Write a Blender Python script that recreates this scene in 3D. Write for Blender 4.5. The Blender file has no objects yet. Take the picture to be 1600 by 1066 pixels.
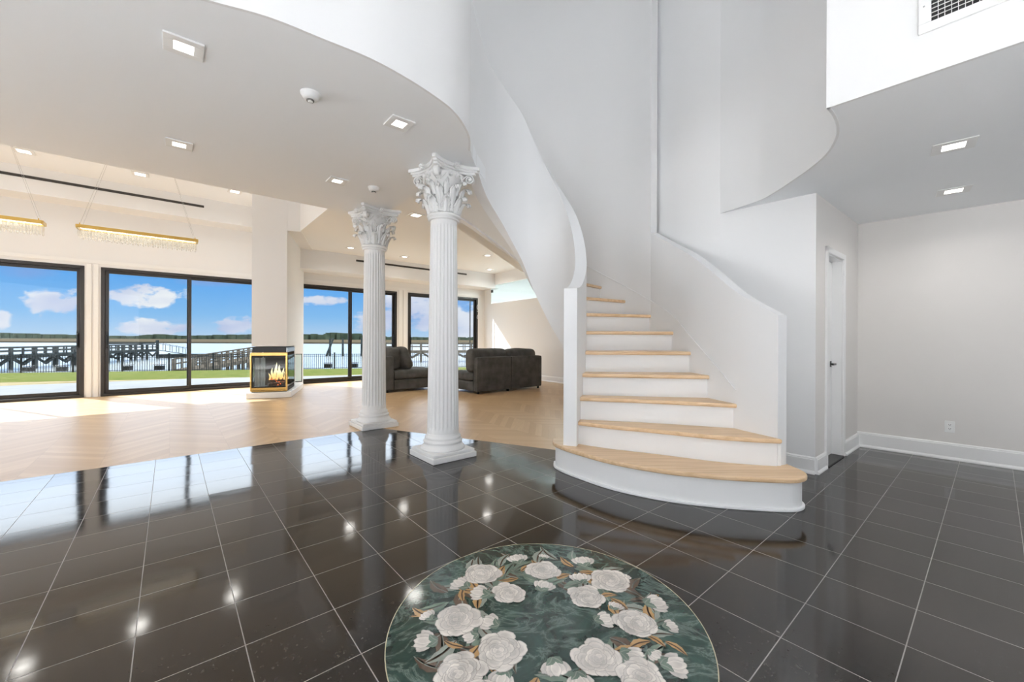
import bpy, math, random
from mathutils import Vector, Matrix
random.seed(7)
PI = math.pi
scene = bpy.context.scene
COL = scene.collection

# ------------------------------------------------------------------ camera
FPX, Y0, ROLL, EYE = 635.0, 530.0, 0.004, 1.2      # focal length in px, horizon row, small roll, eye height
cd = bpy.data.cameras.new('camera'); cam = bpy.data.objects.new('camera', cd); COL.objects.link(cam)
cd.sensor_width = 36.0; cd.lens = FPX / 1600 * 36; cd.shift_y = -(533 - Y0) / 1600
cd.clip_end = 3000; cd.clip_start = 0.05
cam.matrix_world = Matrix.Translation((0, 0, EYE)) @ Matrix.Rotation(PI / 2, 4, 'X') @ Matrix.Rotation(ROLL, 4, 'Z')
scene.camera = cam
vs = scene.view_settings
vs.view_transform = 'Standard'; vs.look = 'None'; vs.gamma = 1.0; vs.use_curve_mapping = False
vs.exposure = 0.45
scene.cycles.max_bounces = 10; scene.cycles.diffuse_bounces = 6; scene.cycles.transparent_max_bounces = 64
scene.cycles.caustics_reflective = False; scene.cycles.caustics_refractive = False
scene.cycles.use_denoising = True
scene.cycles.sample_clamp_indirect = 8

# ------------------------------------------------------------------ node helpers
def new_mat(name):
    m = bpy.data.materials.new(name); m.use_nodes = True; m.node_tree.nodes.clear(); return m
class NT:
    def __init__(s, tree): s.t = tree
    def n(s, typ, **kw):
        nd = s.t.nodes.new(typ)
        for k, v in kw.items():
            if k == 'ins':
                for i, x in v.items():
                    if hasattr(x, 'is_output') or isinstance(x, bpy.types.NodeSocket): s.t.links.new(x, nd.inputs[i])
                    else: nd.inputs[i].default_value = x
            else: setattr(nd, k, v)
        return nd
    def math(s, op, a, b=0.0, c=None, clamp=False):
        ins = {0: a, 1: b}
        if c is not None: ins[2] = c
        return s.n('ShaderNodeMath', operation=op, use_clamp=clamp, ins=ins).outputs[0]
    def mix(s, f, a, b):
        nd = s.n('ShaderNodeMix', data_type='RGBA')
        for i, x in ((0, f), (6, a), (7, b)):
            if isinstance(x, bpy.types.NodeSocket): s.t.links.new(x, nd.inputs[i])
            else: nd.inputs[i].default_value = x
        return nd.outputs[2]
    def ramp(s, f, stops):
        nd = s.n('ShaderNodeValToRGB', ins={0: f}); e = nd.color_ramp.elements
        while len(e) < len(stops): e.new(0.5)
        for el, (p, c) in zip(e, stops): el.position = p; el.color = c
        return nd.outputs[0]
def C(r, g, b): return (r, g, b, 1.0)
def S(r, g, b):     # sRGB 0..255 to linear
    f = lambda v: (v / 255 / 12.92) if v <= 10 else ((v / 255 + .055) / 1.055) ** 2.4
    return (f(r), f(g), f(b), 1.0)

# ------------------------------------------------------------------ world: blue sky with fair-weather clouds
world = bpy.data.worlds.new('sky'); scene.world = world; world.use_nodes = True
wt = world.node_tree; wt.nodes.clear(); W_ = NT(wt)
tc = W_.n('ShaderNodeTexCoord').outputs['Generated']
sp = W_.n('ShaderNodeSeparateXYZ', ins={0: tc})
dx, dy, dz = sp.outputs
ys = W_.math('MAXIMUM', dy, 0.02)
su = W_.math('DIVIDE', dx, ys); sv = W_.math('DIVIDE', dz, ys)
vec = W_.n('ShaderNodeCombineXYZ', ins={0: su, 1: sv, 2: 0.0}).outputs[0]
noi = W_.n('ShaderNodeTexNoise', ins={'Vector': W_.n('ShaderNodeMapping', ins={0: vec, 3: (16, 30, 1)}).outputs[0], 'Scale': 1.0, 'Detail': 6.0, 'Roughness': 0.58}).outputs[0]
noi2 = W_.n('ShaderNodeTexNoise', ins={'Vector': W_.n('ShaderNodeMapping', ins={0: vec, 3: (3.2, 10, 1)}).outputs[0], 'Scale': 1.0, 'Detail': 4.0, 'Roughness': 0.5}).outputs[0]
def blob(px, py, rw, rh):
    u = (px - 800) / FPX; v = -(py - (Y0 + (px - 800) * .004)) / FPX
    a = W_.math('DIVIDE', W_.math('SUBTRACT', su, u), rw / FPX)
    b = W_.math('DIVIDE', W_.math('SUBTRACT', sv, v), rh / FPX)
    d = W_.math('ADD', W_.math('MULTIPLY', a, a), W_.math('MULTIPLY', b, b))
    return W_.math('MAXIMUM', W_.math('SUBTRACT', 1.0, d), -1.0)
acc = None
for bb in ((82, 470, 54, 23), (222, 464, 66, 18), (238, 511, 60, 13), (362, 510, 36, 15), (4, 500, 22, 16), (640, 478, 60, 34), (705, 500, 70, 26), (588, 500, 34, 22), (728, 520, 40, 14), (500, 470, 46, 8)):
    q = blob(*bb); acc = q if acc is None else W_.math('MAXIMUM', acc, q)
m1 = W_.math('ADD', W_.math('MULTIPLY', acc, 0.42), W_.math('MULTIPLY', W_.math('SUBTRACT', noi, 0.5), 1.9))
mask = W_.math('MULTIPLY', m1, 4.0, clamp=True)
shade = W_.math('MULTIPLY', W_.math('SUBTRACT', noi2, 0.35), 2.6, clamp=True)
cloud = W_.mix(shade, S(255, 255, 255), S(176, 190, 232))
acc2 = None
for bb in ((42, 422, 62, 20), (680, 470, 90, 44), (560, 530, 50, 8), (330, 440, 60, 10)):
    q = blob(*bb); acc2 = q if acc2 is None else W_.math('MAXIMUM', acc2, q)
mask2 = W_.math('MULTIPLY', W_.math('ADD', W_.math('MULTIPLY', acc2, 0.5), W_.math('MULTIPLY', W_.math('SUBTRACT', noi2, 0.5), 1.2)), 1.6, clamp=True)
zn = W_.math('MAXIMUM', dz, 0.0)
skyc = W_.ramp(zn, [(0.0, S(190, 217, 244)), (0.045, S(142, 196, 246)), (0.11, S(104, 176, 246)), (0.135, S(84, 160, 242)), (0.20, S(205, 222, 246)), (0.30, S(240, 244, 250))])
c1 = W_.mix(W_.math('MULTIPLY', mask2, 0.62), skyc, S(158, 172, 222))
c2 = W_.mix(mask, c1, cloud)
# bright haze added above the window view to light the rooms and floor reflections
boost = W_.math('ADD', 0.72, W_.math('MULTIPLY', W_.math('MULTIPLY', W_.math('SUBTRACT', zn, 0.13), 9.0, clamp=True), 2.6))
bg = W_.n('ShaderNodeBackground', ins={'Color': c2, 'Strength': boost})
wo = W_.n('ShaderNodeOutputWorld'); wt.links.new(bg.outputs[0], wo.inputs[0])

# ------------------------------------------------------------------ sun, and area lights added out of view as fill
sd = bpy.data.lights.new('sun', 'SUN'); sun = bpy.data.objects.new('sun', sd); COL.objects.link(sun)
sd.energy = 7.0; sd.angle = math.radians(0.6); sd.color = (0.99, 0.99, 1.0)
sun.rotation_euler = Vector((0.93, -0.37, -0.79)).to_track_quat('-Z', 'Y').to_euler()
sun.location = (-40, 20, 40)
def area(name, loc, target, sx, sy, power, col=(1, 1, 1), spread=180):
    l = bpy.data.lights.new(name, 'AREA'); l.shape = 'RECTANGLE'; l.size = sx; l.size_y = sy; l.energy = power; l.color = col
    o = bpy.data.objects.new(name, l); COL.objects.link(o); o.location = loc
    o.rotation_euler = (Vector(target) - Vector(loc)).to_track_quat('-Z', 'Y').to_euler(); l.spread = math.radians(spread); return o
area('rear_fill', (-0.5, -6.0, 2.0), (0.0, 4, 2.2), 8, 3, 120, (0.98, 0.99, 1.0))  # fill light added behind the camera for walls and stairs
area('overhead_fill', (0.0, -1.45, 6.2), (0.0, -1.45, 0), 10, 1.6, 1650, (0.98, 0.985, 1.0), 30)  # added overhead light, shines on the pale panel so it bounces upward
area('left_fill', (-10.0, -0.5, 1.0), (-3.2, 4.4, 2.6), 4, 1.8, 170, (0.90, 0.95, 1.0))  # added fill, tilted up to brighten the low ceiling

# ------------------------------------------------------------------ room frame: s runs along the window wall, t towards it
YAW = 0.6995
CY, SY = math.cos(YAW), math.sin(YAW)
def W(s, t, z=0.0): return Vector((CY * s - SY * t, SY * s + CY * t, z))
def ray(px, py):
    u = px - 800; v = py - Y0
    return (u * math.cos(ROLL) + v * math.sin(ROLL)) / FPX, (-u * math.sin(ROLL) + v * math.cos(ROLL)) / FPX
def on_z(px, py, z):
    u, v = ray(px, py); D = (EYE - z) / v; return Vector((u * D, D, z))
def at_depth(px, py, D):
    u, v = ray(px, py); return Vector((u * D, D, EYE - v * D))

# ------------------------------------------------------------------ materials
def principled(name, col, rough=0.5, metal=0.0, bump=0.0, bscale=200.0, var=0.0, vscale=6.0, spec=0.5, coat=0.0):
    m = new_mat(name); N = NT(m.node_tree)
    p = N.n('ShaderNodeBsdfPrincipled', ins={'Roughness': rough, 'Metallic': metal, 'Specular IOR Level': spec, 'Coat Weight': coat})
    co = N.n('ShaderNodeTexCoord').outputs['Object']
    if var > 0:
        no = N.n('ShaderNodeTexNoise', ins={'Vector': co, 'Scale': vscale, 'Detail': 4.0}).outputs[0]
        lo = tuple(max(0, c * (1 - var)) for c in col[:3]) + (1,); hi = tuple(min(1, c * (1 + var)) for c in col[:3]) + (1,)
        N.t.links.new(N.ramp(no, [(0.3, lo), (0.7, hi)]), p.inputs['Base Color'])
    else: p.inputs['Base Color'].default_value = col
    if bump > 0:
        nb = N.n('ShaderNodeTexNoise', ins={'Vector': co, 'Scale': bscale, 'Detail': 3.0}).outputs[0]
        b = N.n('ShaderNodeBump', ins={'Strength': bump, 'Distance': 0.002, 'Height': nb}); N.t.links.new(b.outputs[0], p.inputs['Normal'])
    o = N.n('ShaderNodeOutputMaterial', ins={0: p.outputs[0]}); return m
def emission(name, col, st):
    m = new_mat(name); N = NT(m.node_tree); e = N.n('ShaderNodeEmission', ins={0: col, 1: st}); N.n('ShaderNodeOutputMaterial', ins={0: e.outputs[0]}); return m
def thin_glass(name, tint=C(.97, .99, .98), refl=0.9, rough=0.0, ior=1.45):
    m = new_mat(name); N = NT(m.node_tree)
    fr = N.math('ADD', .04, N.math('MULTIPLY', N.math('POWER', N.n('ShaderNodeLayerWeight', ins={0: .5}).outputs[1], 5.0), .9))
    a = N.n('ShaderNodeBsdfTransparent', ins={0: tint}); g = N.n('ShaderNodeBsdfGlossy', ins={'Roughness': rough})
    x = N.n('ShaderNodeMixShader', ins={0: N.math('MULTIPLY', fr, refl), 1: a.outputs[0], 2: g.outputs[0]})
    N.n('ShaderNodeOutputMaterial', ins={0: x.outputs[0]}); return m
M = {}
M['wall'] = principled('white wall paint', C(.82, .82, .82), .62, bump=.05, bscale=350)
M['ceil'] = principled('white ceiling paint', C(.90, .915, .93), .75, bump=.04, bscale=300)
M['warm'] = principled('warm grey wall paint', C(.74, .715, .69), .62, bump=.05, bscale=350)
M['trim'] = principled('white trim enamel', C(.85, .85, .845), .35)
M['stair'] = principled('white stair paint', C(.83, .835, .84), .5, bump=.03, bscale=300)
M['plaster'] = principled('white moulded plaster', C(.82, .82, .815), .45, bump=.06, bscale=120)
M['dark'] = principled('dark bronze metal', C(.035, .032, .03), .38, .4)
M['black'] = principled('black metal', C(.012, .012, .012), .35, .5)
M['slot'] = principled('dark slot', C(.05, .045, .04), .5)
M['gold'] = principled('brushed brass', C(.72, .48, .14), .28, 1.0, bump=.1, bscale=90)
M['brass'] = principled('polished brass', C(.55, .36, .12), .18, 1.0)
M['sofa'] = principled('charcoal velvet', C(.088, .086, .080), .85, var=.35, vscale=5, bump=.3, bscale=400, spec=.25)
M['plastic'] = principled('white plastic', C(.82, .82, .81), .35)
M['glass'] = thin_glass('window glass', C(.96, .98, .98), .3)
M['fireglass'] = thin_glass('smoked fireplace glass', C(.75, .79, .8), 1.0, .02)
M['greenglass'] = thin_glass('greenish glass', C(.90, .97, .96), .9)
M['lamp'] = emission('lamp lens', C(1, .96, .88), 4.5)
M['strip'] = emission('light strip', C(1, .95, .85), 2.2)
M['soot'] = principled('sooty firebox', C(.05, .047, .043), .8, var=.4, vscale=12)
M['log'] = principled('charred log', C(.10, .055, .035), .9, var=.7, vscale=25, bump=.8, bscale=60)
M['chrome'] = principled('steel', C(.6, .6, .6), .25, 1.0)
# fire
m = new_mat('fire flame'); N = NT(m.node_tree)
z_ = N.n('ShaderNodeSeparateXYZ', ins={0: N.n('ShaderNodeTexCoord').outputs['Object']}).outputs[2]
fc = N.ramp(N.math('MULTIPLY', z_, 2.0), [(0.50, C(1, .35, .06)), (0.85, C(1, .62, .2)), (1.2, C(1, .85, .5))])
N.n('ShaderNodeOutputMaterial', ins={0: N.n('ShaderNodeEmission', ins={0: fc, 1: 1.7}).outputs[0]}); M['flame'] = m
M['ember'] = emission('glowing ember', C(1, .16, .03), 1.6)
# crystal
m = new_mat('clear crystal'); N = NT(m.node_tree)
g1 = N.n('ShaderNodeBsdfGlossy', ins={'Color': C(1, .98, .95), 'Roughness': .05}); a1 = N.n('ShaderNodeMixShader', ins={0: .12, 1: N.n('ShaderNodeBsdfTransparent', ins={0: C(.99, .99, .98)}).outputs[0], 2: N.n('ShaderNodeBsdfTranslucent', ins={0: C(.95, .94, .91)}).outputs[0]})
fr = N.math('ADD', .16, N.math('MULTIPLY', N.math('POWER', N.n('ShaderNodeLayerWeight', ins={0: .5}).outputs[1], 3.0), .5))
N.n('ShaderNodeOutputMaterial', ins={0: N.n('ShaderNodeMixShader', ins={0: fr, 1: a1.outputs[0], 2: g1.outputs[0]}).outputs[0]}); M['crystal'] = m
# oak herringbone floor
def wood_floor():
    m = new_mat('oak herringbone planks'); N = NT(m.node_tree)
    co = N.n('ShaderNodeTexCoord').outputs['Object']; s3 = N.n('ShaderNodeSeparateXYZ', ins={0: co})
    x, y = s3.outputs[0], s3.outputs[1]
    CW, PW = .50, .085
    u = N.math('DIVIDE', x, CW); cell = N.math('FLOOR', u); fx = N.math('SUBTRACT', u, cell)
    tri = N.math('ABSOLUTE', N.math('SUBTRACT', N.math('PINGPONG', u, 1.0), 0.0))
    v = N.math('DIVIDE', N.math('ADD', y, N.math('MULTIPLY', tri, CW)), PW * 1.414)
    row = N.math('FLOOR', v); fy = N.math('SUBTRACT', v, row)
    wn = N.n('ShaderNodeTexWhiteNoise', noise_dimensions='2D', ins={0: N.n('ShaderNodeCombineXYZ', ins={0: cell, 1: row, 2: 0.0}).outputs[0]}).outputs[0]
    # grain runs along each plank
    odd = N.math('SUBTRACT', N.math('MULTIPLY', N.math('MODULO', N.math('ABSOLUTE', cell), 2.0), 2.0), 1.0)
    a = N.math('ADD', y, N.math('MULTIPLY', N.math('MULTIPLY', odd, -1.0), x)); b = N.math('ADD', x, N.math('MULTIPLY', odd, y))
    gv = N.n('ShaderNodeCombineXYZ', ins={0: N.math('MULTIPLY', a, 16.0), 1: N.math('MULTIPLY', b, 2.2), 2: N.math('MULTIPLY', wn, 20.0)}).outputs[0]
    gr = N.n('ShaderNodeTexNoise', ins={'Vector': gv, 'Scale': 1.6, 'Detail': 5.0, 'Roughness': .6}).outputs[0]
    base = N.ramp(wn, [(0.0, S(196, 163, 122)), (0.5, S(203, 171, 131)), (1.0, S(211, 181, 142))])
    col = N.mix(N.math('MULTIPLY', N.math('SUBTRACT', gr, .42), 1.1, clamp=True), base, S(190, 155, 112))
    e1 = N.math('LESS_THAN', N.math('MINIMUM', fy, N.math('SUBTRACT', 1.0, fy)), .013)
    e2 = N.math('LESS_THAN', N.math('MINIMUM', fx, N.math('SUBTRACT', 1.0, fx)), .0035)
    col = N.mix(N.math('MULTIPLY', N.math('MAXIMUM', e1, e2), .3), col, S(150, 118, 84))
    p = N.n('ShaderNodeBsdfPrincipled', ins={'Base Color': col, 'Roughness': .34, 'Specular IOR Level': .3})
    N.n('ShaderNodeOutputMaterial', ins={0: p.outputs[0]}); return m
M['woodfloor'] = wood_floor()
TILE, TX, TY = .3318, 2.2196, .8855
def tile_floor():
    m = new_mat('polished black stone tile'); N = NT(m.node_tree)
    co = N.n('ShaderNodeTexCoord').outputs['Object']; s3 = N.n('ShaderNodeSeparateXYZ', ins={0: co})
    u = N.math('DIVIDE', N.math('SUBTRACT', s3.outputs[0], TX), TILE); v = N.math('DIVIDE', N.math('SUBTRACT', s3.outputs[1], TY), TILE)
    cu, cv = N.math('FLOOR', u), N.math('FLOOR', v); fu, fv = N.math('SUBTRACT', u, cu), N.math('SUBTRACT', v, cv)
    wn = N.n('ShaderNodeTexWhiteNoise', noise_dimensions='2D', ins={0: N.n('ShaderNodeCombineXYZ', ins={0: cu, 1: cv, 2: 0.0}).outputs[0]})
    off = N.n('ShaderNodeVectorMath', operation='ADD', ins={0: co, 1: N.n('ShaderNodeVectorMath', operation='SCALE', ins={0: wn.outputs[1], 3: 9.0}).outputs[0]}).outputs[0]
    n1 = N.n('ShaderNodeTexNoise', ins={'Vector': N.n('ShaderNodeMapping', ins={0: off, 2: (0, 0, .6), 3: (3, 9, 1)}).outputs[0], 'Scale': 1.3, 'Detail': 7.0, 'Roughness': .62}).outputs[0]
    n2 = N.n('ShaderNodeTexNoise', ins={'Vector': off, 'Scale': 60.0, 'Detail': 3.0}).outputs[0]
    base = N.ramp(n1, [(0.25, C(.005, .0042, .0035)), (0.52, C(.010, .008, .0065)), (0.68, C(.020, .017, .013)), (0.85, C(.045, .039, .032))])
    base = N.mix(N.math('MULTIPLY', wn.outputs[0], .4), base, C(.014, .011, .009))
    base = N.mix(N.math('MULTIPLY', N.math('GREATER_THAN', n2, .66), .25), base, C(.10, .095, .085))
    e = N.math('MINIMUM', N.math('MINIMUM', fu, N.math('SUBTRACT', 1.0, fu)), N.math('MINIMUM', fv, N.math('SUBTRACT', 1.0, fv)))
    g = N.math('LESS_THAN', e, .0058)
    col = N.mix(g, base, C(.26, .25, .235))
    rough = N.math('ADD', N.math('MULTIPLY', n1, .10), N.math('ADD', .035, N.math('MULTIPLY', g, .4)))
    # each tile lies at a minutely different tilt
    tilt = N.n('ShaderNodeVectorMath', operation='SCALE', ins={0: N.n('ShaderNodeVectorMath', operation='SUBTRACT', ins={0: wn.outputs[1], 1: (.5, .5, .5)}).outputs[0], 3: .010}).outputs[0]
    geo = N.n('ShaderNodeNewGeometry').outputs['Normal']
    nrm = N.n('ShaderNodeVectorMath', operation='NORMALIZE', ins={0: N.n('ShaderNodeVectorMath', operation='ADD', ins={0: geo, 1: tilt}).outputs[0]}).outputs[0]
    bp = N.n('ShaderNodeBump', ins={'Strength': .06, 'Distance': .002, 'Height': n1, 'Normal': nrm}).outputs[0]
    p = N.n('ShaderNodeBsdfPrincipled', ins={'Base Color': col, 'Roughness': rough, 'IOR': 1.5, 'Normal': bp})
    N.n('ShaderNodeOutputMaterial', ins={0: p.outputs[0]}); return m
M['tile'] = tile_floor()
def oak():
    m = new_mat('oiled oak tread'); N = NT(m.node_tree)
    co = N.n('ShaderNodeTexCoord').outputs['Object']
    gr = N.n('ShaderNodeTexNoise', ins={'Vector': N.n('ShaderNodeMapping', ins={0: co, 2: (0, 0, .25), 3: (1.5, 26, 26)}).outputs[0], 'Scale': 1.5, 'Detail': 5.0}).outputs[0]
    col = N.ramp(gr, [(0.3, S(196, 164, 126)), (0.55, S(214, 184, 148)), (0.8, S(224, 198, 165))])
    p = N.n('ShaderNodeBsdfPrincipled', ins={'Base Color': col, 'Roughness': .42})
    N.n('ShaderNodeOutputMaterial', ins={0: p.outputs[0]}); return m
M['oak'] = oak()
def green_marble():
    m = new_mat('green veined marble'); N = NT(m.node_tree)
    co = N.n('ShaderNodeTexCoord').outputs['Object']
    wv = N.n('ShaderNodeTexNoise', ins={'Vector': co, 'Scale': 3.2, 'Detail': 8.0, 'Roughness': .65, 'Distortion': 1.6}).outputs[0]
    v2 = N.n('ShaderNodeTexNoise', ins={'Vector': N.n('ShaderNodeMapping', ins={0: co, 2: (0, 0, .8), 3: (2.4, 4.0, 1)}).outputs[0], 'Scale': 1.7, 'Detail': 9.0, 'Roughness': .62, 'Distortion': 1.2}).outputs[0]
    vein = N.math('POWER', N.math('SUBTRACT', 1.0, N.math('MULTIPLY', N.math('ABSOLUTE', N.math('SUBTRACT', v2, .5)), 14.0, clamp=True)), 3.0)
    base = N.ramp(wv, [(0.3, C(.006, .014, .011)), (0.5, C(.014, .034, .027)), (0.65, C(.030, .066, .052)), (0.8, C(.06, .10, .08))])
    col = N.mix(N.math('MULTIPLY', vein, .38), base, C(.26, .34, .30))
    p = N.n('ShaderNodeBsdfPrincipled', ins={'Base Color': col, 'Roughness': .09, 'Specular IOR Level': .42})
    N.n('ShaderNodeOutputMaterial', ins={0: p.outputs[0]}); return m
M['green'] = green_marble()
for k, c in (('cream1', C(.74, .69, .63)), ('cream2', C(.66, .61, .56)), ('cream3', C(.58, .54, .50)), ('cream4', C(.50, .465, .43)), ('seam', C(.42, .385, .35)),
             ('leafbrown', C(.40, .235, .10)), ('leafdark', C(.085, .055, .035)), ('leafgreen', C(.13, .18, .14)), ('leafgrey', C(.25, .27, .235)), ('stemc', C(.48, .43, .30))):
    M[k] = principled('inlay ' + k, c, .16, var=.2, vscale=14, spec=.7)

# ------------------------------------------------------------------ mesh builder
class MB:
    def __init__(s): s.v = []; s.f = []; s.mi = []; s.cur = 0; s.sm = []; s.smooth = False
    def add(s, vs, fs):
        b = len(s.v); s.v += [tuple(v) for v in vs]
        for f in fs: s.f.append(tuple(b + i for i in f)); s.mi.append(s.cur); s.sm.append(s.smooth)
        return s
    def box(s, x0, x1, y0, y1, z0, z1):
        return s.add([(x0, y0, z0), (x1, y0, z0), (x1, y1, z0), (x0, y1, z0), (x0, y0, z1), (x1, y0, z1), (x1, y1, z1), (x0, y1, z1)],
                     [(0, 3, 2, 1), (4, 5, 6, 7), (0, 1, 5, 4), (1, 2, 6, 5), (2, 3, 7, 6), (3, 0, 4, 7)])
    def obox(s, o, ax, ay, az):      # box from corner o along three vectors
        o, ax, ay, az = Vector(o), Vector(ax), Vector(ay), Vector(az)
        return s.add([o, o + ax, o + ax + ay, o + ay, o + az, o + ax + az, o + ax + ay + az, o + ay + az],
                     [(0, 3, 2, 1), (4, 5, 6, 7), (0, 1, 5, 4), (1, 2, 6, 5), (2, 3, 7, 6), (3, 0, 4, 7)])
    def prism(s, poly, z0, z1):      # ccw polygon
        n = len(poly); vs = [(p[0], p[1], z0) for p in poly] + [(p[0], p[1], z1) for p in poly]
        return s.add(vs, [tuple(range(n - 1, -1, -1)), tuple(range(n, 2 * n))] + [(i, (i + 1) % n, n + (i + 1) % n, n + i) for i in range(n)])
    def bar(s, a, b, w, h=None, up=(0, 0, 1)):
        a, b = Vector(a), Vector(b); h = h or w; d = (b - a).normalized(); up = Vector(up)
        if abs(d.dot(up)) > .99: up = Vector((0, 1, 0))
        x = d.cross(up).normalized(); z = x.cross(d)
        return s.obox(a - x * w / 2 - z * h / 2, x * w, b - a, z * h)
    def tube(s, pts, r, seg=8, closed=False, cap=True):
        pts = [Vector(p) for p in pts]; n = len(pts); rs = r if isinstance(r, (list, tuple)) else [r] * n
        vs = []; up = Vector((0, 0, 1)); prev = None
        for i, p in enumerate(pts):
            d = (pts[min(i + 1, n - 1)] - pts[max(i - 1, 0)]).normalized()
            if prev is None:
                x = d.cross(up if abs(d.z) < .95 else Vector((1, 0, 0))).normalized()
            else: x = (prev - d * prev.dot(d)).normalized()
            prev = x; y = d.cross(x)
            for k in range(seg):
                a = 2 * PI * k / seg; vs.append(p + (x * math.cos(a) + y * math.sin(a)) * rs[i])
        fs = [(i * seg + k, i * seg + (k + 1) % seg, (i + 1) * seg + (k + 1) % seg, (i + 1) * seg + k) for i in range(n - 1) for k in range(seg)]
        if cap: fs += [tuple(range(seg - 1, -1, -1)), tuple((n - 1) * seg + k for k in range(seg))]
        return s.add(vs, fs)
    def lathe(s, prof, cx=0, cy=0, seg=32, rad=None):
        n = len(prof); vs = []
        for (r, z) in prof:
            for k in range(seg):
                a = 2 * PI * k / seg; q = r if rad is None else rad(r, a)
                vs.append((cx + q * math.cos(a), cy + q * math.sin(a), z))
        fs = [(i * seg + k, i * seg + (k + 1) % seg, (i + 1) * seg + (k + 1) % seg, (i + 1) * seg + k) for i in range(n - 1) for k in range(seg)]
        fs += [tuple(range(seg - 1, -1, -1)), tuple((n - 1) * seg + k for k in range(seg))]
        return s.add(vs, fs)
    def grid(s, rows):               # rows of equal-length point lists
        n = len(rows[0]); vs = [p for r in rows for p in r]
        return s.add(vs, [(i * n + k, i * n + k + 1, (i + 1) * n + k + 1, (i + 1) * n + k) for i in range(len(rows) - 1) for k in range(n - 1)])
    def build(s, name, mats, parent=None, bevel=0.0, seg=2, origin=None):
        me = bpy.data.meshes.new(name); o_ = Vector(origin) if origin is not None else None
        vv = s.v if o_ is None else [tuple(Vector(v) - o_) for v in s.v]
        me.from_pydata(vv, [], s.f)
        for m in (mats if isinstance(mats, (list, tuple)) else [mats]): me.materials.append(m)
        me.polygons.foreach_set('material_index', s.mi); me.polygons.foreach_set('use_smooth', s.sm); me.update()
        o = bpy.data.objects.new(name, me); COL.objects.link(o)
        if o_ is not None: o.location = o_
        if parent: o.parent = parent
        if bevel > 0:
            b = o.modifiers.new('bevel', 'BEVEL'); b.width = bevel; b.segments = seg; b.limit_method = 'ANGLE'; b.angle_limit = math.radians(40)
        return o
def tag(o, label=None, cat=None, group=None, kind=None):
    if label: o['label'] = label
    if cat: o['category'] = cat
    if group: o['group'] = group
    if kind: o['kind'] = kind
    return o
def structure(o, label=None): return tag(o, label, kind='structure')
def empty(name, loc=(0, 0, 0), rz=0.0):
    o = bpy.data.objects.new(name, None); COL.objects.link(o); o.location = loc; o.rotation_euler = (0, 0, rz); o.empty_display_size = .1; return o
def copy_tree(o, parent=None):
    c = o.copy(); COL.objects.link(c); c.parent = parent
    for ch in [q for q in bpy.data.objects if q.parent == o]: copy_tree(ch, c)
    return c
def spline(pts, n=6):                 # Catmull-Rom through tuples of any length
    out = []; P = [pts[0]] + list(pts) + [pts[-1]]
    for i in range(1, len(P) - 2):
        for k in range(n):
            t = k / n; out.append(tuple(.5 * ((2 * b) + (-a + c) * t + (2 * a - 5 * b + 4 * c - d) * t * t + (-a + 3 * b - 3 * c + d) * t ** 3)
                                        for a, b, c, d in zip(P[i - 1], P[i], P[i + 1], P[i + 2])))
    out.append(tuple(pts[-1])); return out
def ribbon(path, th, side=0):         # path of (x, y, z_top, z_bottom); side -1..1 puts the thickness left, centred or right
    L, R = [], []
    for i, p in enumerate(path):
        a = path[max(i - 1, 0)]; b = path[min(i + 1, len(path) - 1)]
        d = Vector((b[0] - a[0], b[1] - a[1])).normalized(); nrm = Vector((d.y, -d.x))
        q = Vector((p[0], p[1])); L.append(q + nrm * th * (side - 1) / 2); R.append(q + nrm * th * (side + 1) / 2)
    mb = MB(); mb.smooth = True
    zt = [p[2] for p in path]; zb = [p[3] for p in path]; n = len(path)
    mb.grid([[(L[i].x, L[i].y, zb[i]) for i in range(n)], [(L[i].x, L[i].y, zt[i]) for i in range(n)]])
    mb.grid([[(R[i].x, R[i].y, zt[i]) for i in range(n)], [(R[i].x, R[i].y, zb[i]) for i in range(n)]])
    mb.grid([[(L[i].x, L[i].y, zt[i]) for i in range(n)], [(R[i].x, R[i].y, zt[i]) for i in range(n)]])
    mb.grid([[(R[i].x, R[i].y, zb[i]) for i in range(n)], [(L[i].x, L[i].y, zb[i]) for i in range(n)]])
    mb.smooth = False
    for i in (0, n - 1):
        mb.add([(L[i].x, L[i].y, zb[i]), (R[i].x, R[i].y, zb[i]), (R[i].x, R[i].y, zt[i]), (L[i].x, L[i].y, zt[i])], [(0, 1, 2, 3)])
    return mb
def wall_mb(p0, p1, z0, z1, th, openings=()):   # wall from p0 to p1, body on its left side; openings (d0, d1, z0, z1)
    p0, p1 = Vector((p0[0], p0[1])), Vector((p1[0], p1[1])); d = (p1 - p0); L = d.length; d.normalize(); n = Vector((-d.y, d.x))
    mb = MB()
    def piece(a, b, c, e):
        if b - a > 1e-4 and e - c > 1e-4:
            o = p0 + d * a; mb.obox((o.x, o.y, c), (d.x * (b - a), d.y * (b - a), 0), (n.x * th, n.y * th, 0), (0, 0, e - c))
    cur = 0
    for (a, b, c, e) in sorted(openings):
        piece(cur, a, z0, z1); piece(a, b, z0, c); piece(a, b, e, z1); cur = b
    piece(cur, L, z0, z1); return mb
def P2(v): return (v.x, v.y)

# ================================================================== THE SETTING
def plan(name, poly_st, z0, z1, mat):            # slab in room coordinates, object rotated with the room
    mb = MB(); mb.prism(poly_st, z0, z1); o = mb.build(name, mat); o.rotation_euler = (0, 0, YAW); return structure(o)
TE = [(2.15, 5.3), (3.2, 3.07), (4.6, 2.0)]
plan('floor', [(-12, -8), (9.5, -8), (9.5, 2.0), TE[2], TE[1], TE[0], (-12, 5.3)], -.2, 0.0, M['tile'])
plan('floor.001', [(-12, 5.3), TE[0], TE[1], TE[2], (9.5, 2.0), (9.5, 11.9), (-12, 11.9)], -.2, 0.0, M['woodfloor'])

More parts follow.
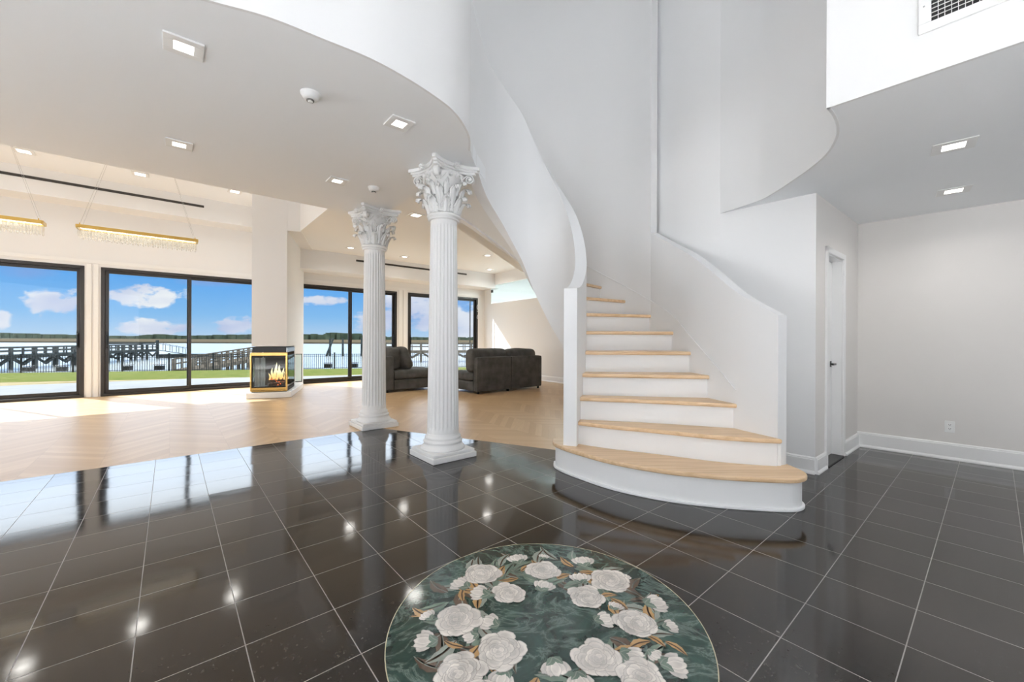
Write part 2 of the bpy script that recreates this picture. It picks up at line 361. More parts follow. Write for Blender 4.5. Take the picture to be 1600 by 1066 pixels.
mb = MB(); mb.box(-7, 7, -7.5, -.3, 0.0, .012); structure(mb.build('bounce_panel', principled('pale bounce panel', C(.80, .80, .80), .9)))  # unseen pale panel added to bounce light onto the ceilings
# --- low foyer ceiling with the curved opening
curve = spline([(-9.0, -1.2), (-6.0, 0.5), (-4.0, 1.25), (-3.0, 1.6), (-2.1, 1.88), (-1.564, 2.104), (-1.328, 2.207), (-1.12, 2.355), (-.884, 2.531), (-.699, 2.73), (-.56, 2.92), (-.46, 3.09), (-.40, 3.29), (-.37, 3.53), (-.395, 3.77)], 4)
GUARD = [(-.455, 3.74, 4.42, 2.95), (-.43, 4.15, 4.42, 2.95), (-.34, 4.60, 4.36, 2.79), (-.15, 4.98, 4.26, 2.57), (.08, 5.12, 4.03, 2.22), (.28, 5.15, 3.66, 1.80), (.50, 5.08, 3.22, 1.38), (.68, 4.92, 2.80, 1.05),
         (.75, 4.68, 2.41, .55), (.745, 4.42, 2.08, 0), (.685, 4.13, 1.86, 0), (.60, 3.87, 1.71, 0), (.525, 3.66, 1.66, 0)]
outer_line = [(2.03, 3.10), (1.90, 3.42), (1.83, 3.76), (1.80, 4.10), (1.77, 4.45), (1.67, 4.90), (1.47, 5.25), (1.20, 5.50), (.92, 5.72), (.58, 5.87), (.25, 5.95), (-.05, 5.97), (-.40, 5.90), (-.75, 5.72), (-1.15, 5.38)]
lowc = [(p[0] - .006, p[1] + .004) for p in curve] + [(-.37, 4.15), (-.29, 4.58), (-.12, 4.98), (-.40, 5.96), (-.05, 6.06), (.25, 6.04), (.60, 5.96), (1.0, 5.8), (1.3, 5.58), (1.8, 5.2), (2.4, 5.6), (4.3, 7.5)]
lowc += [P2(W(8.2, 7.93)), P2(W(7.0, 7.93)), P2(W(2.28, 4.63)), P2(W(2.28, 5.8)), P2(W(-9.5, 5.8))]
mb = MB(); mb.prism(lowc, 2.95, 3.10); structure(mb.build('ceiling', M['ceil']))
# --- living room ceilings: high bay on the left, lower one on the right
o = plan('ceiling.001', [(-9.5, 5.8), (2.16, 5.8), (2.16, 11.95), (-9.5, 11.95)], 4.25, 4.40, M['ceil'])
o = plan('ceiling.002', [(2.16, 5.8), (2.28, 4.6), (7.0, 7.9), (9.4, 7.9), (9.4, 11.95), (2.16, 11.95)], 3.42, 3.57, M['ceil'])
mb = MB(); mb.obox(W(2.05, 5.82, 3.41), W(.105, 0), W(0, 6.0), (0, 0, .83)); structure(mb.build('wall_ceiling_step', M['ceil']))
mb = MB(); mb.obox(W(-9.5, 5.7, 3.10), W(11.7, 0), W(0, .1), (0, 0, 3.3)); structure(mb.build('wall_upper', M['wall']))
# --- roof over the stair hall and the space behind the camera
mb = MB(); mb.prism([(-13, -7.8), (12, -7.8), (12, 10.5), (-13, 10.5)], 6.3, 6.45); structure(mb.build('ceiling.003', M['ceil']))

# --- window wall
WT = 11.7
doorsS = [(-7.35, -4.45), (-4.12, -1.31), (-1.078, 1.75), (2.50, 5.27), (5.63, 8.27)]
DZ = 2.63
mb = wall_mb(P2(W(-9.5, WT)), P2(W(8.75, WT)), 0, 4.4, .22, [(a + 9.5, b + 9.5, 0, DZ) for a, b in doorsS])
structure(mb.build('wall_window', M['wall']))
# bulkheads
mb = MB(); mb.obox(W(-9.5, 11.14, 3.78), W(11.66, 0), W(0, .56), (0, 0, .47)); structure(mb.build('wall_bulkhead_left', M['wall']))
mb = MB(); mb.obox(W(2.26, 11.0, 2.93), W(6.4, 0), W(0, .70), (0, 0, .49)); structure(mb.build('wall_bulkhead_right', M['wall']))
# flat casing above and between the openings
mb = MB()
mb.obox(W(-9.4, 11.685, DZ + .06), W(11.0, 0), W(0, .015), (0, 0, .07)); mb.obox(W(2.3, 11.685, DZ + .05), W(6.1, 0), W(0, .015), (0, 0, .07))
for a, b in zip(doorsS[:-1], doorsS[1:]):
    if b[0] - a[1] < .5:
        w = b[0] - a[1]; mb.obox(W(a[1] + w * .14, 11.68, 0), W(w * .30, 0), W(0, .02), (0, 0, DZ + .05)); mb.obox(W(a[1] + w * .56, 11.68, 0), W(w * .30, 0), W(0, .02), (0, 0, DZ + .05))
structure(mb.build('trim_1', M['trim'], bevel=.004))

def sliding_door(idx, s0, s1, mullion, extra=None):
    root = empty('window_%d' % idx, W((s0 + s1) / 2, WT + .08)); structure(root)
    def P(mb, nm, mat, bev=.004):
        mb.v = [tuple(Vector(v) - root.location) for v in mb.v]; return mb.build(nm, mat, root, bevel=bev)
    f = .06; mb = MB()
    for a, b in ((s0, s0 + f), (s1 - f, s1)): mb.obox(W(a, WT - .01, 0), W(b - a, 0), W(0, .16), (0, 0, DZ))
    mb.obox(W(s0, WT - .01, DZ - f), W(s1 - s0, 0), W(0, .16), (0, 0, f)); mb.obox(W(s0, WT - .02, 0), W(s1 - s0, 0), W(0, .17), (0, 0, .05))
    P(mb, 'outer_frame', M['dark'])
    for k, (a, b, off) in enumerate(((s0 + f, mullion + .04, .02), (mullion - .04, s1 - f, .075))):
        g = .055; mb = MB()
        for c in (a, b - g): mb.obox(W(c, WT + off, .05), W(g, 0), W(0, .045), (0, 0, DZ - f - .05))
        mb.obox(W(a, WT + off, .05), W(b - a, 0), W(0, .045), (0, 0, .075)); mb.obox(W(a, WT + off, DZ - f - .055), W(b - a, 0), W(0, .045), (0, 0, .055))
        sash = P(mb, 'sash', M['dark'])
        mb = MB(); mb.obox(W(a + g, WT + off + .018, .12), W(b - a - 2 * g, 0), W(0, .008), (0, 0, DZ - f - .17)); P(mb, 'pane', M['glass'], 0).parent = sash
    return root, P, sash
def handle(root, P, s, sash):
    mb = MB(); b = W(s, WT + .02, 1.02); n = W(0, -1)
    mb.tube([b + n * .0, b + n * .05 + Vector((0, 0, .01)), b + n * .055 + Vector((0, 0, .12)), b + n * .05 + Vector((0, 0, .24)), b + Vector((0, 0, .25))], .011)
    mb.obox(W(s - .02, WT + .005, .98), W(.04, 0), W(0, .02), (0, 0, .34)); P(mb, 'handle', M['black'], .002).parent = sash
for i, ((a, b), mu) in enumerate(zip(doorsS, (-5.9, -2.72, .33, 3.90, 6.98))):
    r, P, sash_ = sliding_door(i + 1, a, b, mu)
    if i in (1, 3): handle(r, P, b - .09, sash_)
    elif i in (2, 4): handle(r, P, a + .09, sash_)
    if i == 4:
        mb = MB(); mb.obox(W(8.02, WT + .13, .05), W(.035, 0), W(0, .02), (0, 0, DZ - .11)); P(mb, 'screen_stile', M['dark'])

# --- far right wall of the living room with the glass clerestory
WR0, WR1 = W(8.55, 11.7), W(8.15, 7.5)
dWR = (WR1 - WR0).normalized(); WRend = WR0 + dWR * 9.0
mb = wall_mb(P2(WR0), P2(WRend), 0, 3.5, .15, [(.45, 4.6, 2.42, 3.05)]); structure(mb.build('wall_right_far', M['wall']))
nWR = Vector((-dWR.y, dWR.x, 0))
r = empty('clerestory_glass', WR0 + dWR * 2.5 + Vector((0, 0, 2.42))); tag(r, 'greenish clear glass clerestory panel high in the living room wall above the sofa', 'glass panel')
def rel(mb, root, nm, mat, bevel=0.0, seg=2):
    iv = root.matrix_basis.inverted(); mb.v = [tuple(iv @ Vector(v)) for v in mb.v]; return mb.build(nm, mat, root, bevel=bevel, seg=seg)
mb = MB(); mb.obox(WR0 + dWR * .45 + nWR * .01 + Vector((0, 0, 2.43)), dWR * 4.14, nWR * .012, (0, 0, .61)); rel(mb, r, 'glass_pane', M['greenglass'])
mb = MB(); mb.obox(WR0 + dWR * .46 - nWR * .006 + Vector((0, 0, 2.80)), dWR * .10, nWR * .03, (0, 0, .09)); rel(mb, r, 'hinge', M['black'])
# room behind the clerestory
mb = MB(); A_ = WR0 + nWR * .15
mb.obox(A_ + nWR * 2.6 - dWR * .2, dWR * 9, nWR * .1, (0, 0, 4.0)); mb.obox(A_ - dWR * .2, -dWR * .1, nWR * 2.7, (0, 0, 4.0)); mb.obox(A_ - dWR * .2 + Vector((0, 0, 3.7)), dWR * 9, nWR * 2.7, (0, 0, .1))
mb.obox(A_ + dWR * 8.9, -dWR * .1, nWR * 2.7, (0, 0, 4.0)); mb.obox(A_ - dWR * .2 + Vector((0, 0, -.1)), dWR * 9, nWR * 2.7, (0, 0, .1))
structure(mb.build('wall_side_room', M['wall']))
o = area('side_room_fill', A_ + nWR * 1.3 + dWR * 3.5 + Vector((0, 0, 3.3)), A_ + nWR * 1.3 + dWR * 3.5, 1.5, .8, 190)  # unseen light added to brighten the room behind the glass
mb = MB(); q = A_ + nWR * 2.56 + dWR * 1.0 + Vector((0, 0, 1.2)); mb.obox(q, dWR * 2.2, nWR * .03, (0, 0, 1.62)); mb.cur = 1
mb.obox(q + dWR * .07 - nWR * .005 + Vector((0, 0, .07)), dWR * 2.06, nWR * .02, (0, 0, 1.46))
tag(mb.build('framed_opening', [M['dark'], M['wall']]), 'dark framed panel seen through the greenish clerestory glass', 'frame')
# baseboards of that wall
def baseboard(name, p0, p1, h=.15, th=.018, side=1):
    p0, p1 = Vector((p0[0], p0[1], 0)), Vector((p1[0], p1[1], 0)); d = (p1 - p0).normalized(); n = Vector((d.y, -d.x, 0)) * side
    mb = MB(); L = (p1 - p0)
    prof = [(0, 0), (th + .012, 0), (th + .012, .012), (th + .004, .026), (th, .03), (th, h - .022), (th - .005, h - .018), (th - .005, h - .010), (.005, h), (0, h)]
    vs = [p0 + n * a + Vector((0, 0, b)) for a, b in prof] + [p1 + n * a + Vector((0, 0, b)) for a, b in prof]; k = len(prof)
    mb.add(vs, [tuple(range(k)), tuple(range(2 * k - 1, k - 1, -1))] + [(i, k + i, k + (i + 1) % k, (i + 1) % k) for i in range(k)])
    return structure(mb.build(name, M['trim']))
baseboard('baseboard_far', WR0 - nWR * .0, WRend - nWR * .0, .16)
# closing walls on the left and behind the staircase
mb = wall_mb(P2(W(-9.5, 5.3 - 9)), P2(W(-9.5, 11.9)), 0, 6.3, .2); structure(mb.build('wall_left', M['wall']))
mb = MB(); mb.box(-13, 10, -7.8, -7.6, 0, 6.3); mb.box(9.8, 10, -7.6, 9, 0, 6.3); mb.box(-13, -12.8, -7.6, -3, 0, 6.3); structure(mb.build('wall_back', M['wall']))

# --- chimney breast above the fireplace
U = Vector((.94, .342, 0)); V = Vector((-.34, .94, 0)).normalized(); U.normalize()
CHR = Vector((-4.60, 8.30, 0)); CHW = .62
mb = MB(); mb.obox(CHR - U * CHW + Vector((0, 0, 1.035)), U * CHW, V * 2.4, (0, 0, 3.3)); mb.obox(CHR - U * CHW + Vector((0, 0, 3.40)) + V * .01, U * (CHW + .26), V * 2.6, (0, 0, .9))
mb.obox(CHR - U * (CHW - .01) + V * 1.05, U * (CHW - .02), V * 1.4, (0, 0, 1.04))
structure(mb.build('wall_chimney', M['wall']))

# --- foyer right side: closet wall with door, grey side wall
C1 = Vector((2.72, 3.64, 0)); C2 = Vector((3.93, 4.62, 0)); C3 = C2 + (Vector((4.76, 3.78, 0)) - C2) * 2.6
dC = (C2 - C1).normalized(); nC = Vector((-dC.y, dC.x, 0)); LC = (C2 - C1).length
da, db, dh = .335, .90, 2.03
mb = wall_mb(P2(C1), P2(C2), 0, 2.6, .13, [(da, db, 0, dh)]); structure(mb.build('wall_closet', M['warm']))
dR = (C3 - C2).normalized()
mb = wall_mb(P2(C2), P2(C3), 0, 2.6, .15); structure(mb.build('wall_right', M['warm']))
# casing and jamb
mb = MB(); cw = .055
for a in (da - cw, db): mb.obox(C1 + dC * a - nC * .018, dC * cw, nC * .018, (0, 0, dh + cw))
mb.obox(C1 + dC * (da - cw) - nC * .018 + Vector((0, 0, dh)), dC * (db - da + 2 * cw), nC * .018, (0, 0, cw))
for a, b in ((da - .001, .014), (db - .013, .014)): mb.obox(C1 + dC * a, dC * b, nC * .13, (0, 0, dh))
mb.obox(C1 + dC * da + Vector((0, 0, dh - .013)), dC * (db - da), nC * .13, (0, 0, .014))
structure(mb.build('trim_2', M['trim'], bevel=.003))
dr = empty('door_1', C1 + dC * da + nC * .085); structure(dr)
mb = MB(); o_ = C1 + dC * (da + .015) + nC * .085 + Vector((0, 0, .012)); dw = db - da - .03
mb.obox(o_, dC * dw, nC * .035, (0, 0, dh - .03))
leaf_ = rel(mb, dr, 'door_leaf', M['trim'], .002)
mb = MB()
for z0, z1 in ((.12, .26), (.36, 1.90)):        # raised panels
    for e in (0, 1):
        a = .07 + e * .02; mb.obox(o_ + dC * a - nC * (.004 + .004 * e) + Vector((0, 0, z0 + .02 * e)), dC * (dw - 2 * a), nC * .004, (0, 0, z1 - z0 - .04 * e))
rel(mb, dr, 'raised_panel', M['trim'], .003).parent = leaf_
hb = C1 + dC * (db - .085) + nC * .085 + Vector((0, 0, .955))
mb = MB(); mb.obox(hb - dC * .03 - Vector((0, 0, .03)) - nC * .009, dC * .06, nC * .009, (0, 0, .06)); mb.tube([hb, hb - nC * .05], .009); mb.bar(hb - nC * .048 + dC * .01, hb - nC * .05 - dC * .11, .012, .018)
rel(mb, dr, 'door_handle', M['black'], .002).parent = leaf_
mb = MB(); mb.obox(C1 + dC * (da + .01) - nC * .02, dC * (db - da - .02), nC * .15, (0, 0, .012)); structure(mb.build('trim_3', M['black']))
# baseboards here
baseboard('baseboard_closet', C1, C1 + dC * (da - cw)); baseboard('baseboard_closet.001', C1 + dC * (db + cw), C2); baseboard('baseboard_right', C2, C3, .17)

# --- curved hall wall behind the staircase and the drum above the right soffit
arc = [(2.16, 4.23), (2.31, 3.87), (2.33, 3.62), (2.30, 3.33), (2.27, 3.11), (2.21, 2.87), (2.098, 2.645), (1.98, 2.49), (1.87, 2.38), (1.776, 2.303)]
arcS = spline(arc, 4)
mb = ribbon([(a, b, 6.3, 2.515) for a, b in arcS], .015, -1); structure(mb.build('wall_drum', M['wall']))
back = spline([(2.16, 4.23), (2.02, 4.41), (1.90, 4.66), (1.80, 4.98), (1.66, 5.34)], 5)
mb = ribbon([(a, b, 6.3, 0) for a, b in reversed(back)], .12, -1)
structure(mb.build('wall_hall', M['wall']))
W1 = [(2.16, 4.23), (2.72, 3.64)]
mb = wall_mb(W1[0], W1[1], 0, 2.6, .12); structure(mb.build('wall_niche', M['wall']))
baseboard('baseboard_niche', W1[0], W1[1])
# straight fascia to the right
FD = (Vector((2.236, 1.78, 0)) - Vector((1.776, 2.303, 0))).normalized(); F0 = Vector((1.776, 2.303, 0)); F1 = F0 + FD * 4.5
mb = wall_mb(P2(F0), P2(F1), 2.515, 6.3, .02); structure(mb.build('wall_fascia', M['wall']))
cen = Vector((1.2, 3.4)); poly = [(F0.x + .004, F0.y + .002)] + [(F1.x + .01, F1.y + .01), (9, 0), (9, 7.0), (3.0, 5.2), (2.1, 4.9), (2.17, 4.25)] + [tuple(Vector(a[:2]) + (Vector(a[:2]) - cen).normalized() * .008) for a in arcS[1:-1]]
mb = MB(); mb.prism(poly, 2.52, 2.66); structure(mb.build('ceiling.004', M['ceil']))

# ================================================================== STAIRCASE
st = empty('staircase', (1.3, 3.2, 0)); tag(st, 'white curved staircase with oak treads rising left from the foyer floor', 'staircase')
F = {1: [(.40, 3.95), (.385, 3.80), (.44, 3.66), (.55, 3.50), (.80, 3.215), (1.13, 3.0), (1.46, 2.885), (1.755, 2.83), (1.95, 2.815), (2.06, 2.85), (2.13, 2.93), (2.15, 3.03), (2.14, 3.2)],
     2: [(.56, 3.74), (.85, 3.555), (1.2, 3.395), (1.58, 3.20), (1.85, 3.11), (2.05, 3.07)],
     3: [(.60, 3.80), (1.2, 3.655), (1.6, 3.53), (1.92, 3.42)], 4: [(.67, 3.92), (1.86, 3.76)], 5: [(.74, 4.12), (1.85, 4.09)], 6: [(.77, 4.37), (1.82, 4.46)],
     7: [(.77, 4.60), (1.72, 4.91)], 8: [(.75, 4.77), (1.50, 5.28)], 9: [(.71, 4.90), (1.24, 5.53)], 10: [(.64, 4.99), (.95, 5.75)], 11: [(.55, 5.06), (.61, 5.90)],
     12: [(.44, 5.12), (.27, 5.98)], 13: [(.32, 5.16), (-.04, 6.0)], 14: [(.20, 5.16), (-.38, 5.93)], 15: [(.08, 5.13), (-.68, 5.78)], 16: [(-.04, 5.06), (-.95, 5.58)]}
ZT = lambda k: .24 + .21 * (k - 1)
def offs(line, d):                    # move a plan line towards the climber (right-hand side walking inner to outer)
    out = []
    for i, p in enumerate(line):
        a = line[max(i - 1, 0)]; b = line[min(i + 1, len(line) - 1)]; v = Vector((b[0] - a[0], b[1] - a[1])).normalized()
        out.append((p[0] + v.y * d, p[1] - v.x * d))
    return out
for k in range(1, 17):
    fl = spline(F[k], 5) if len(F[k]) > 2 else F[k]
    zt, zb = ZT(k), (ZT(k - 1) if k > 1 else 0)
    front = offs(fl, .0)
    if k == 16: bl = [(-.30, 4.75), (-.60, 4.4), (-1.05, 4.5), (-1.25, 5.2)]; bl = [bl[0], bl[3]]
    else: bl = F[k + 1]
    bl2 = offs(spline(bl, 4) if len(bl) > 2 else bl, -.03)
    if k == 1: bl2 = [(.52, 3.95)] + bl2[1:-1] + [(2.05, 3.2)]
    mb = MB(); mb.prism(front + list(reversed(bl2)), zt - .036, zt)
    rel(mb, st, 'tread', M['oak'], .012, 3)
    rf = offs(fl, -.03); rb = offs(fl, -.05)
    mb = MB(); mb.prism(rf + list(reversed(rb)), zb - (.03 if k > 1 else 0), zt - .030)
    rel(mb, st, 'riser', M['stair'])
mb = MB(); f1 = spline(F[1], 5); mb.prism(offs(f1, -.012) + list(reversed(offs(f1, -.035))), 0, .022); rel(mb, st, 'base_moulding', M['stair'], .006)
gp = spline(GUARD, 5)
mb = ribbon(gp, .12, 0); rel(mb, st, 'inner_guard_wall', M['stair'], .008)
OZ = [1.39, 1.596, 1.845, 2.05, 2.23, 2.49]
curb = [(a[0], a[1], z, 0) for a, z in zip(outer_line[:6], OZ)]
mb = ribbon(spline(curb, 5), .10, 1); rel(mb, st, 'outer_curb_wall', M['stair'], .006)
zb_out = [0, 0, 0, 1.55, 2.0, 2.2, 2.45, 2.7, 2.9, 2.95]
full = [(p[0], p[1], 6.3, z) for p, z in zip(outer_line[5:], zb_out)]
mb = ribbon(spline(full, 5), .10, 1); structure(mb.build('wall_stair', M['wall']))
# sloping plaster soffit under the flight
gs = [(p[0], p[1], p[3] + .06) for p in spline(GUARD[1:9], 4)]; os_ = spline([(p[0] * .5 + q[0] * 0 + p[0] * .5, p[1], z) for p, z, q in zip(outer_line[7:15], zb_out[2:], outer_line[7:15])], 4)
os_ = list(reversed(os_)); n = min(len(gs), len(os_)); gs = gs[:n]; os_ = os_[:n]
mb = MB(); mb.smooth = True; mb.grid([[(p[0], p[1], p[2]) for p in gs], [(p[0], p[1], p[2] + .03) for p in os_]]); mb.grid([[(p[0], p[1], p[2] + .03) for p in os_], [(p[0], p[1], p[2] + .02) for p in gs]])
rel(mb, st, 'soffit', M['stair'])
# skirt bead on the outer wall, parallel to the nosings
bead = []
for i, (p, k) in enumerate(zip(outer_line[1:9], (2.75, 4, 5, 6, 7, 8, 9, 10))):
    d = Vector((1.0, 4.2)) - Vector(p); d.normalize(); bead.append((p[0] + d.x * .014, p[1] + d.y * .014, ZT(k) + .17))
mb = MB(); mb.smooth = True; mb.tube(spline(bead, 5), .0045, 6); rel(mb, st, 'skirt_bead', M['stair'])

# parapet of the gallery above the low ceiling
mb = ribbon([(p[0], p[1], 4.42, 2.945) for p in curve], .018, -1); structure(mb.build('wall_gallery', M['wall']))

# ================================================================== MEDALLION (stone inlay in the floor)
MC = Vector((.150, 1.727, 0)); MR = .655
med = empty('floor_medallion', MC); tag(med, 'round green marble floor medallion inlaid with a wreath of white peonies', 'floor medallion')
mb = MB(); mb.prism([(MR * math.cos(a * PI / 48), MR * math.sin(a * PI / 48)) for a in range(96)], 0, .0012); mb.build('marble_disc', M['green'], med)
mb = MB()
for a in range(96):
    a0, a1 = a * PI / 48, (a + 1) * PI / 48
    mb.add([(r * math.cos(q), r * math.sin(q), z) for r, z in ((MR + .001, .0016), (MR - .003, .0016)) for q in (a0, a1)], [(0, 1, 3, 2)])
mb.build('border_ring', M['stemc'], med)
WZ = [0.0016]
CR = ['cream1', 'cream2', 'cream3', 'cream4', 'seam', 'leafbrown', 'leafdark', 'leafgreen', 'leafgrey', 'stemc']
wr = MB()
def flat(poly, mi):
    WZ[0] += .0000022; n = len(poly); cx = sum(p[0] for p in poly) / n; cy = sum(p[1] for p in poly) / n
    wr.cur = mi; wr.add([(cx, cy, WZ[0])] + [(p[0], p[1], WZ[0]) for p in poly], [(0, i + 1, (i + 1) % n + 1) for i in range(n)])
rnd = random.Random(3)
def petal(cx, cy, ang, r0, r1, wd, mi):
    pts = []; ca, sa = math.cos(ang), math.sin(ang); K = 13
    for i in range(K + 1):
        t = i / K; w = wd * math.sin(PI * (t ** .75)) ; 
        rr = r0 + (r1 - r0) * math.sin(PI * .5 * min(1, 2 * (1 - abs(2 * t - 1)))) if False else 0
        th = -PI / 2 + PI * t
        x = r0 + (r1 - r0) * (.45 + .55 * math.cos(th)) * (1 + rnd.uniform(-.045, .045)); y = wd * math.sin(th) * (1 + rnd.uniform(-.05, .05))
        pts.append((x, y))
    pts.append((r0 * .3, wd * .3)); pts.append((r0 * .3, -wd * .3))
    def T(p, g=1.0): return (cx + (p[0] * ca - p[1] * sa) * g, cy + (p[0] * sa + p[1] * ca) * g)
    mx = sum(p[0] for p in pts) / len(pts)
    flat([T((mx + (p[0] - mx) * 1.06 + .0012, p[1] * 1.07)) for p in pts], 4)
    flat([T(p) for p in pts], mi)
    flat([T((mx + (p[0] - mx) * .72 - (r1 - r0) * .10, p[1] * .66)) for p in pts], min(3, mi + 1))
def peony(cx, cy, r, sx=1.0):
    a0 = rnd.uniform(0, 6); ox, oy = rnd.uniform(-.16, .16) * r, rnd.uniform(-.16, .16) * r
    for n_, ra, rb, w, mi in ((9, .45, 1.0, .40, 0), (8, .30, .78, .33, 1), (7, .15, .58, .26, 0), (5, .05, .40, .20, 1), (4, 0.02, .24, .13, 2)):
        for k in range(n_):
            a = a0 + 2 * PI * k / n_ + rnd.uniform(-.15, .15)
            g = rnd.uniform(.80, 1.12); f_ = 1 - ra / .45; petal(cx + ox * f_, cy + oy * f_, a, r * ra * g, r * rb * g, r * w, (mi + rnd.choice((0, 0, 1))) % 3)
        a0 += .4
def bud(cx, cy, r, ang):
    for da_, mi in ((-.75, 2), (.75, 1), (-.38, 1), (.38, 0), (0, 0)):
        petal(cx - .5 * r * math.cos(ang), cy - .5 * r * math.sin(ang), ang + da_, r * .1, r * 1.35, r * .36, mi)
    leaf(cx - .75 * r * math.cos(ang), cy - .75 * r * math.sin(ang), ang + .7, r * .9, r * .28, 7); leaf(cx - .75 * r * math.cos(ang), cy - .75 * r * math.sin(ang), ang - .7, r * .9, r * .28, 7)
def leaf(cx, cy, ang, L, w, mi):
    ca, sa = math.cos(ang), math.sin(ang); up, dn = [], []
    for i in range(9):
        t = i / 8; h = w * math.sin(PI * t ** .8) * (1 + (.12 if i % 2 else -.06)); b = .10 * L * math.sin(PI * t)
        up.append((t * L, h + b)); dn.append((t * L, -h + b))
    T = lambda p: (cx + p[0] * ca - p[1] * sa, cy + p[0] * sa + p[1] * ca)
    flat([T(p) for p in dn + up[::-1]], mi)
    mid = [(i / 8 * L, .10 * L * math.sin(PI * i / 8)) for i in range(9)]
    flat([T((a, b - .0016)) for a, b in mid] + [T((a, b + .0016)) for a, b in mid[::-1]], 6 if mi in (5, 8) else 8)
def mp(px, py):                       # crop coordinates of the photographed wreath -> point on the disc
    v = on_z(580 + px * .35, 830 + py * .35, 0.0) - MC; return v.x, v.y
for k in range(120):                   # foliage below the blooms
    a = 2 * PI * k / 64 + rnd.uniform(-.1, .1); rr = rnd.uniform(.24, .50)
    leaf(rr * math.cos(a), rr * math.sin(a), a + rnd.choice((-1, 1)) * rnd.uniform(.3, 1.7), rnd.uniform(.11, .18), rnd.uniform(.022, .030), rnd.choice((6, 7, 7, 8, 8, 6)))
for k in range(46):
    a = 2 * PI * k / 46 + rnd.uniform(-.1, .1); rr = rnd.uniform(.28, .50)
    leaf(rr * math.cos(a), rr * math.sin(a), a + rnd.choice((-1, 1)) * rnd.uniform(.3, 1.5), rnd.uniform(.085, .13), rnd.uniform(.014, .022), 5)
for x, y, r in ((655, 128, .058), (405, 238, .06), (490, 278, .058), (935, 215, .055), (948, 140, .062), (1265, 325, .062), (1035, 398, .05), (535, 410, .052), (248, 492, .058), (1160, 562, .056), (820, 605, .055), (1345, 600, .06), (585, 655, .048), (770, 250, .055), (930, 668, .05)):
    cx, cy = mp(x, y); bud(cx, cy, r, math.atan2(cy, cx) + rnd.uniform(-.6, .6))
for x, y, r in ((1090, 340, .035), (1332, 428, .04), (1258, 552, .034), (255, 382, .038), (445, 470, .04), (770, 118, .030), (1130, 208, .032)):
    cx, cy = mp(x, y); bud(cx, cy, r, math.atan2(cy, cx) + rnd.uniform(-.8, .8))
for x, y, r in ((492, 193, .098), (765, 178, .088), (614, 278, .078), (1068, 222, .096), (960, 297, .086), (1182, 412, .093), (388, 402, .095), (575, 537, .096), (1005, 572, .092), (400, 632, .09), (1205, 655, .085)):
    cx, cy = mp(x, y); peony(cx, cy, r)
for a, rr, r in ((-1.0, .46, .088), (-1.38, .41, .085), (-1.78, .43, .088), (-2.15, .46, .085)):
    peony(rr * math.cos(a), rr * math.sin(a), r)
wr.build('flower_wreath', [M[c] for c in CR], med)

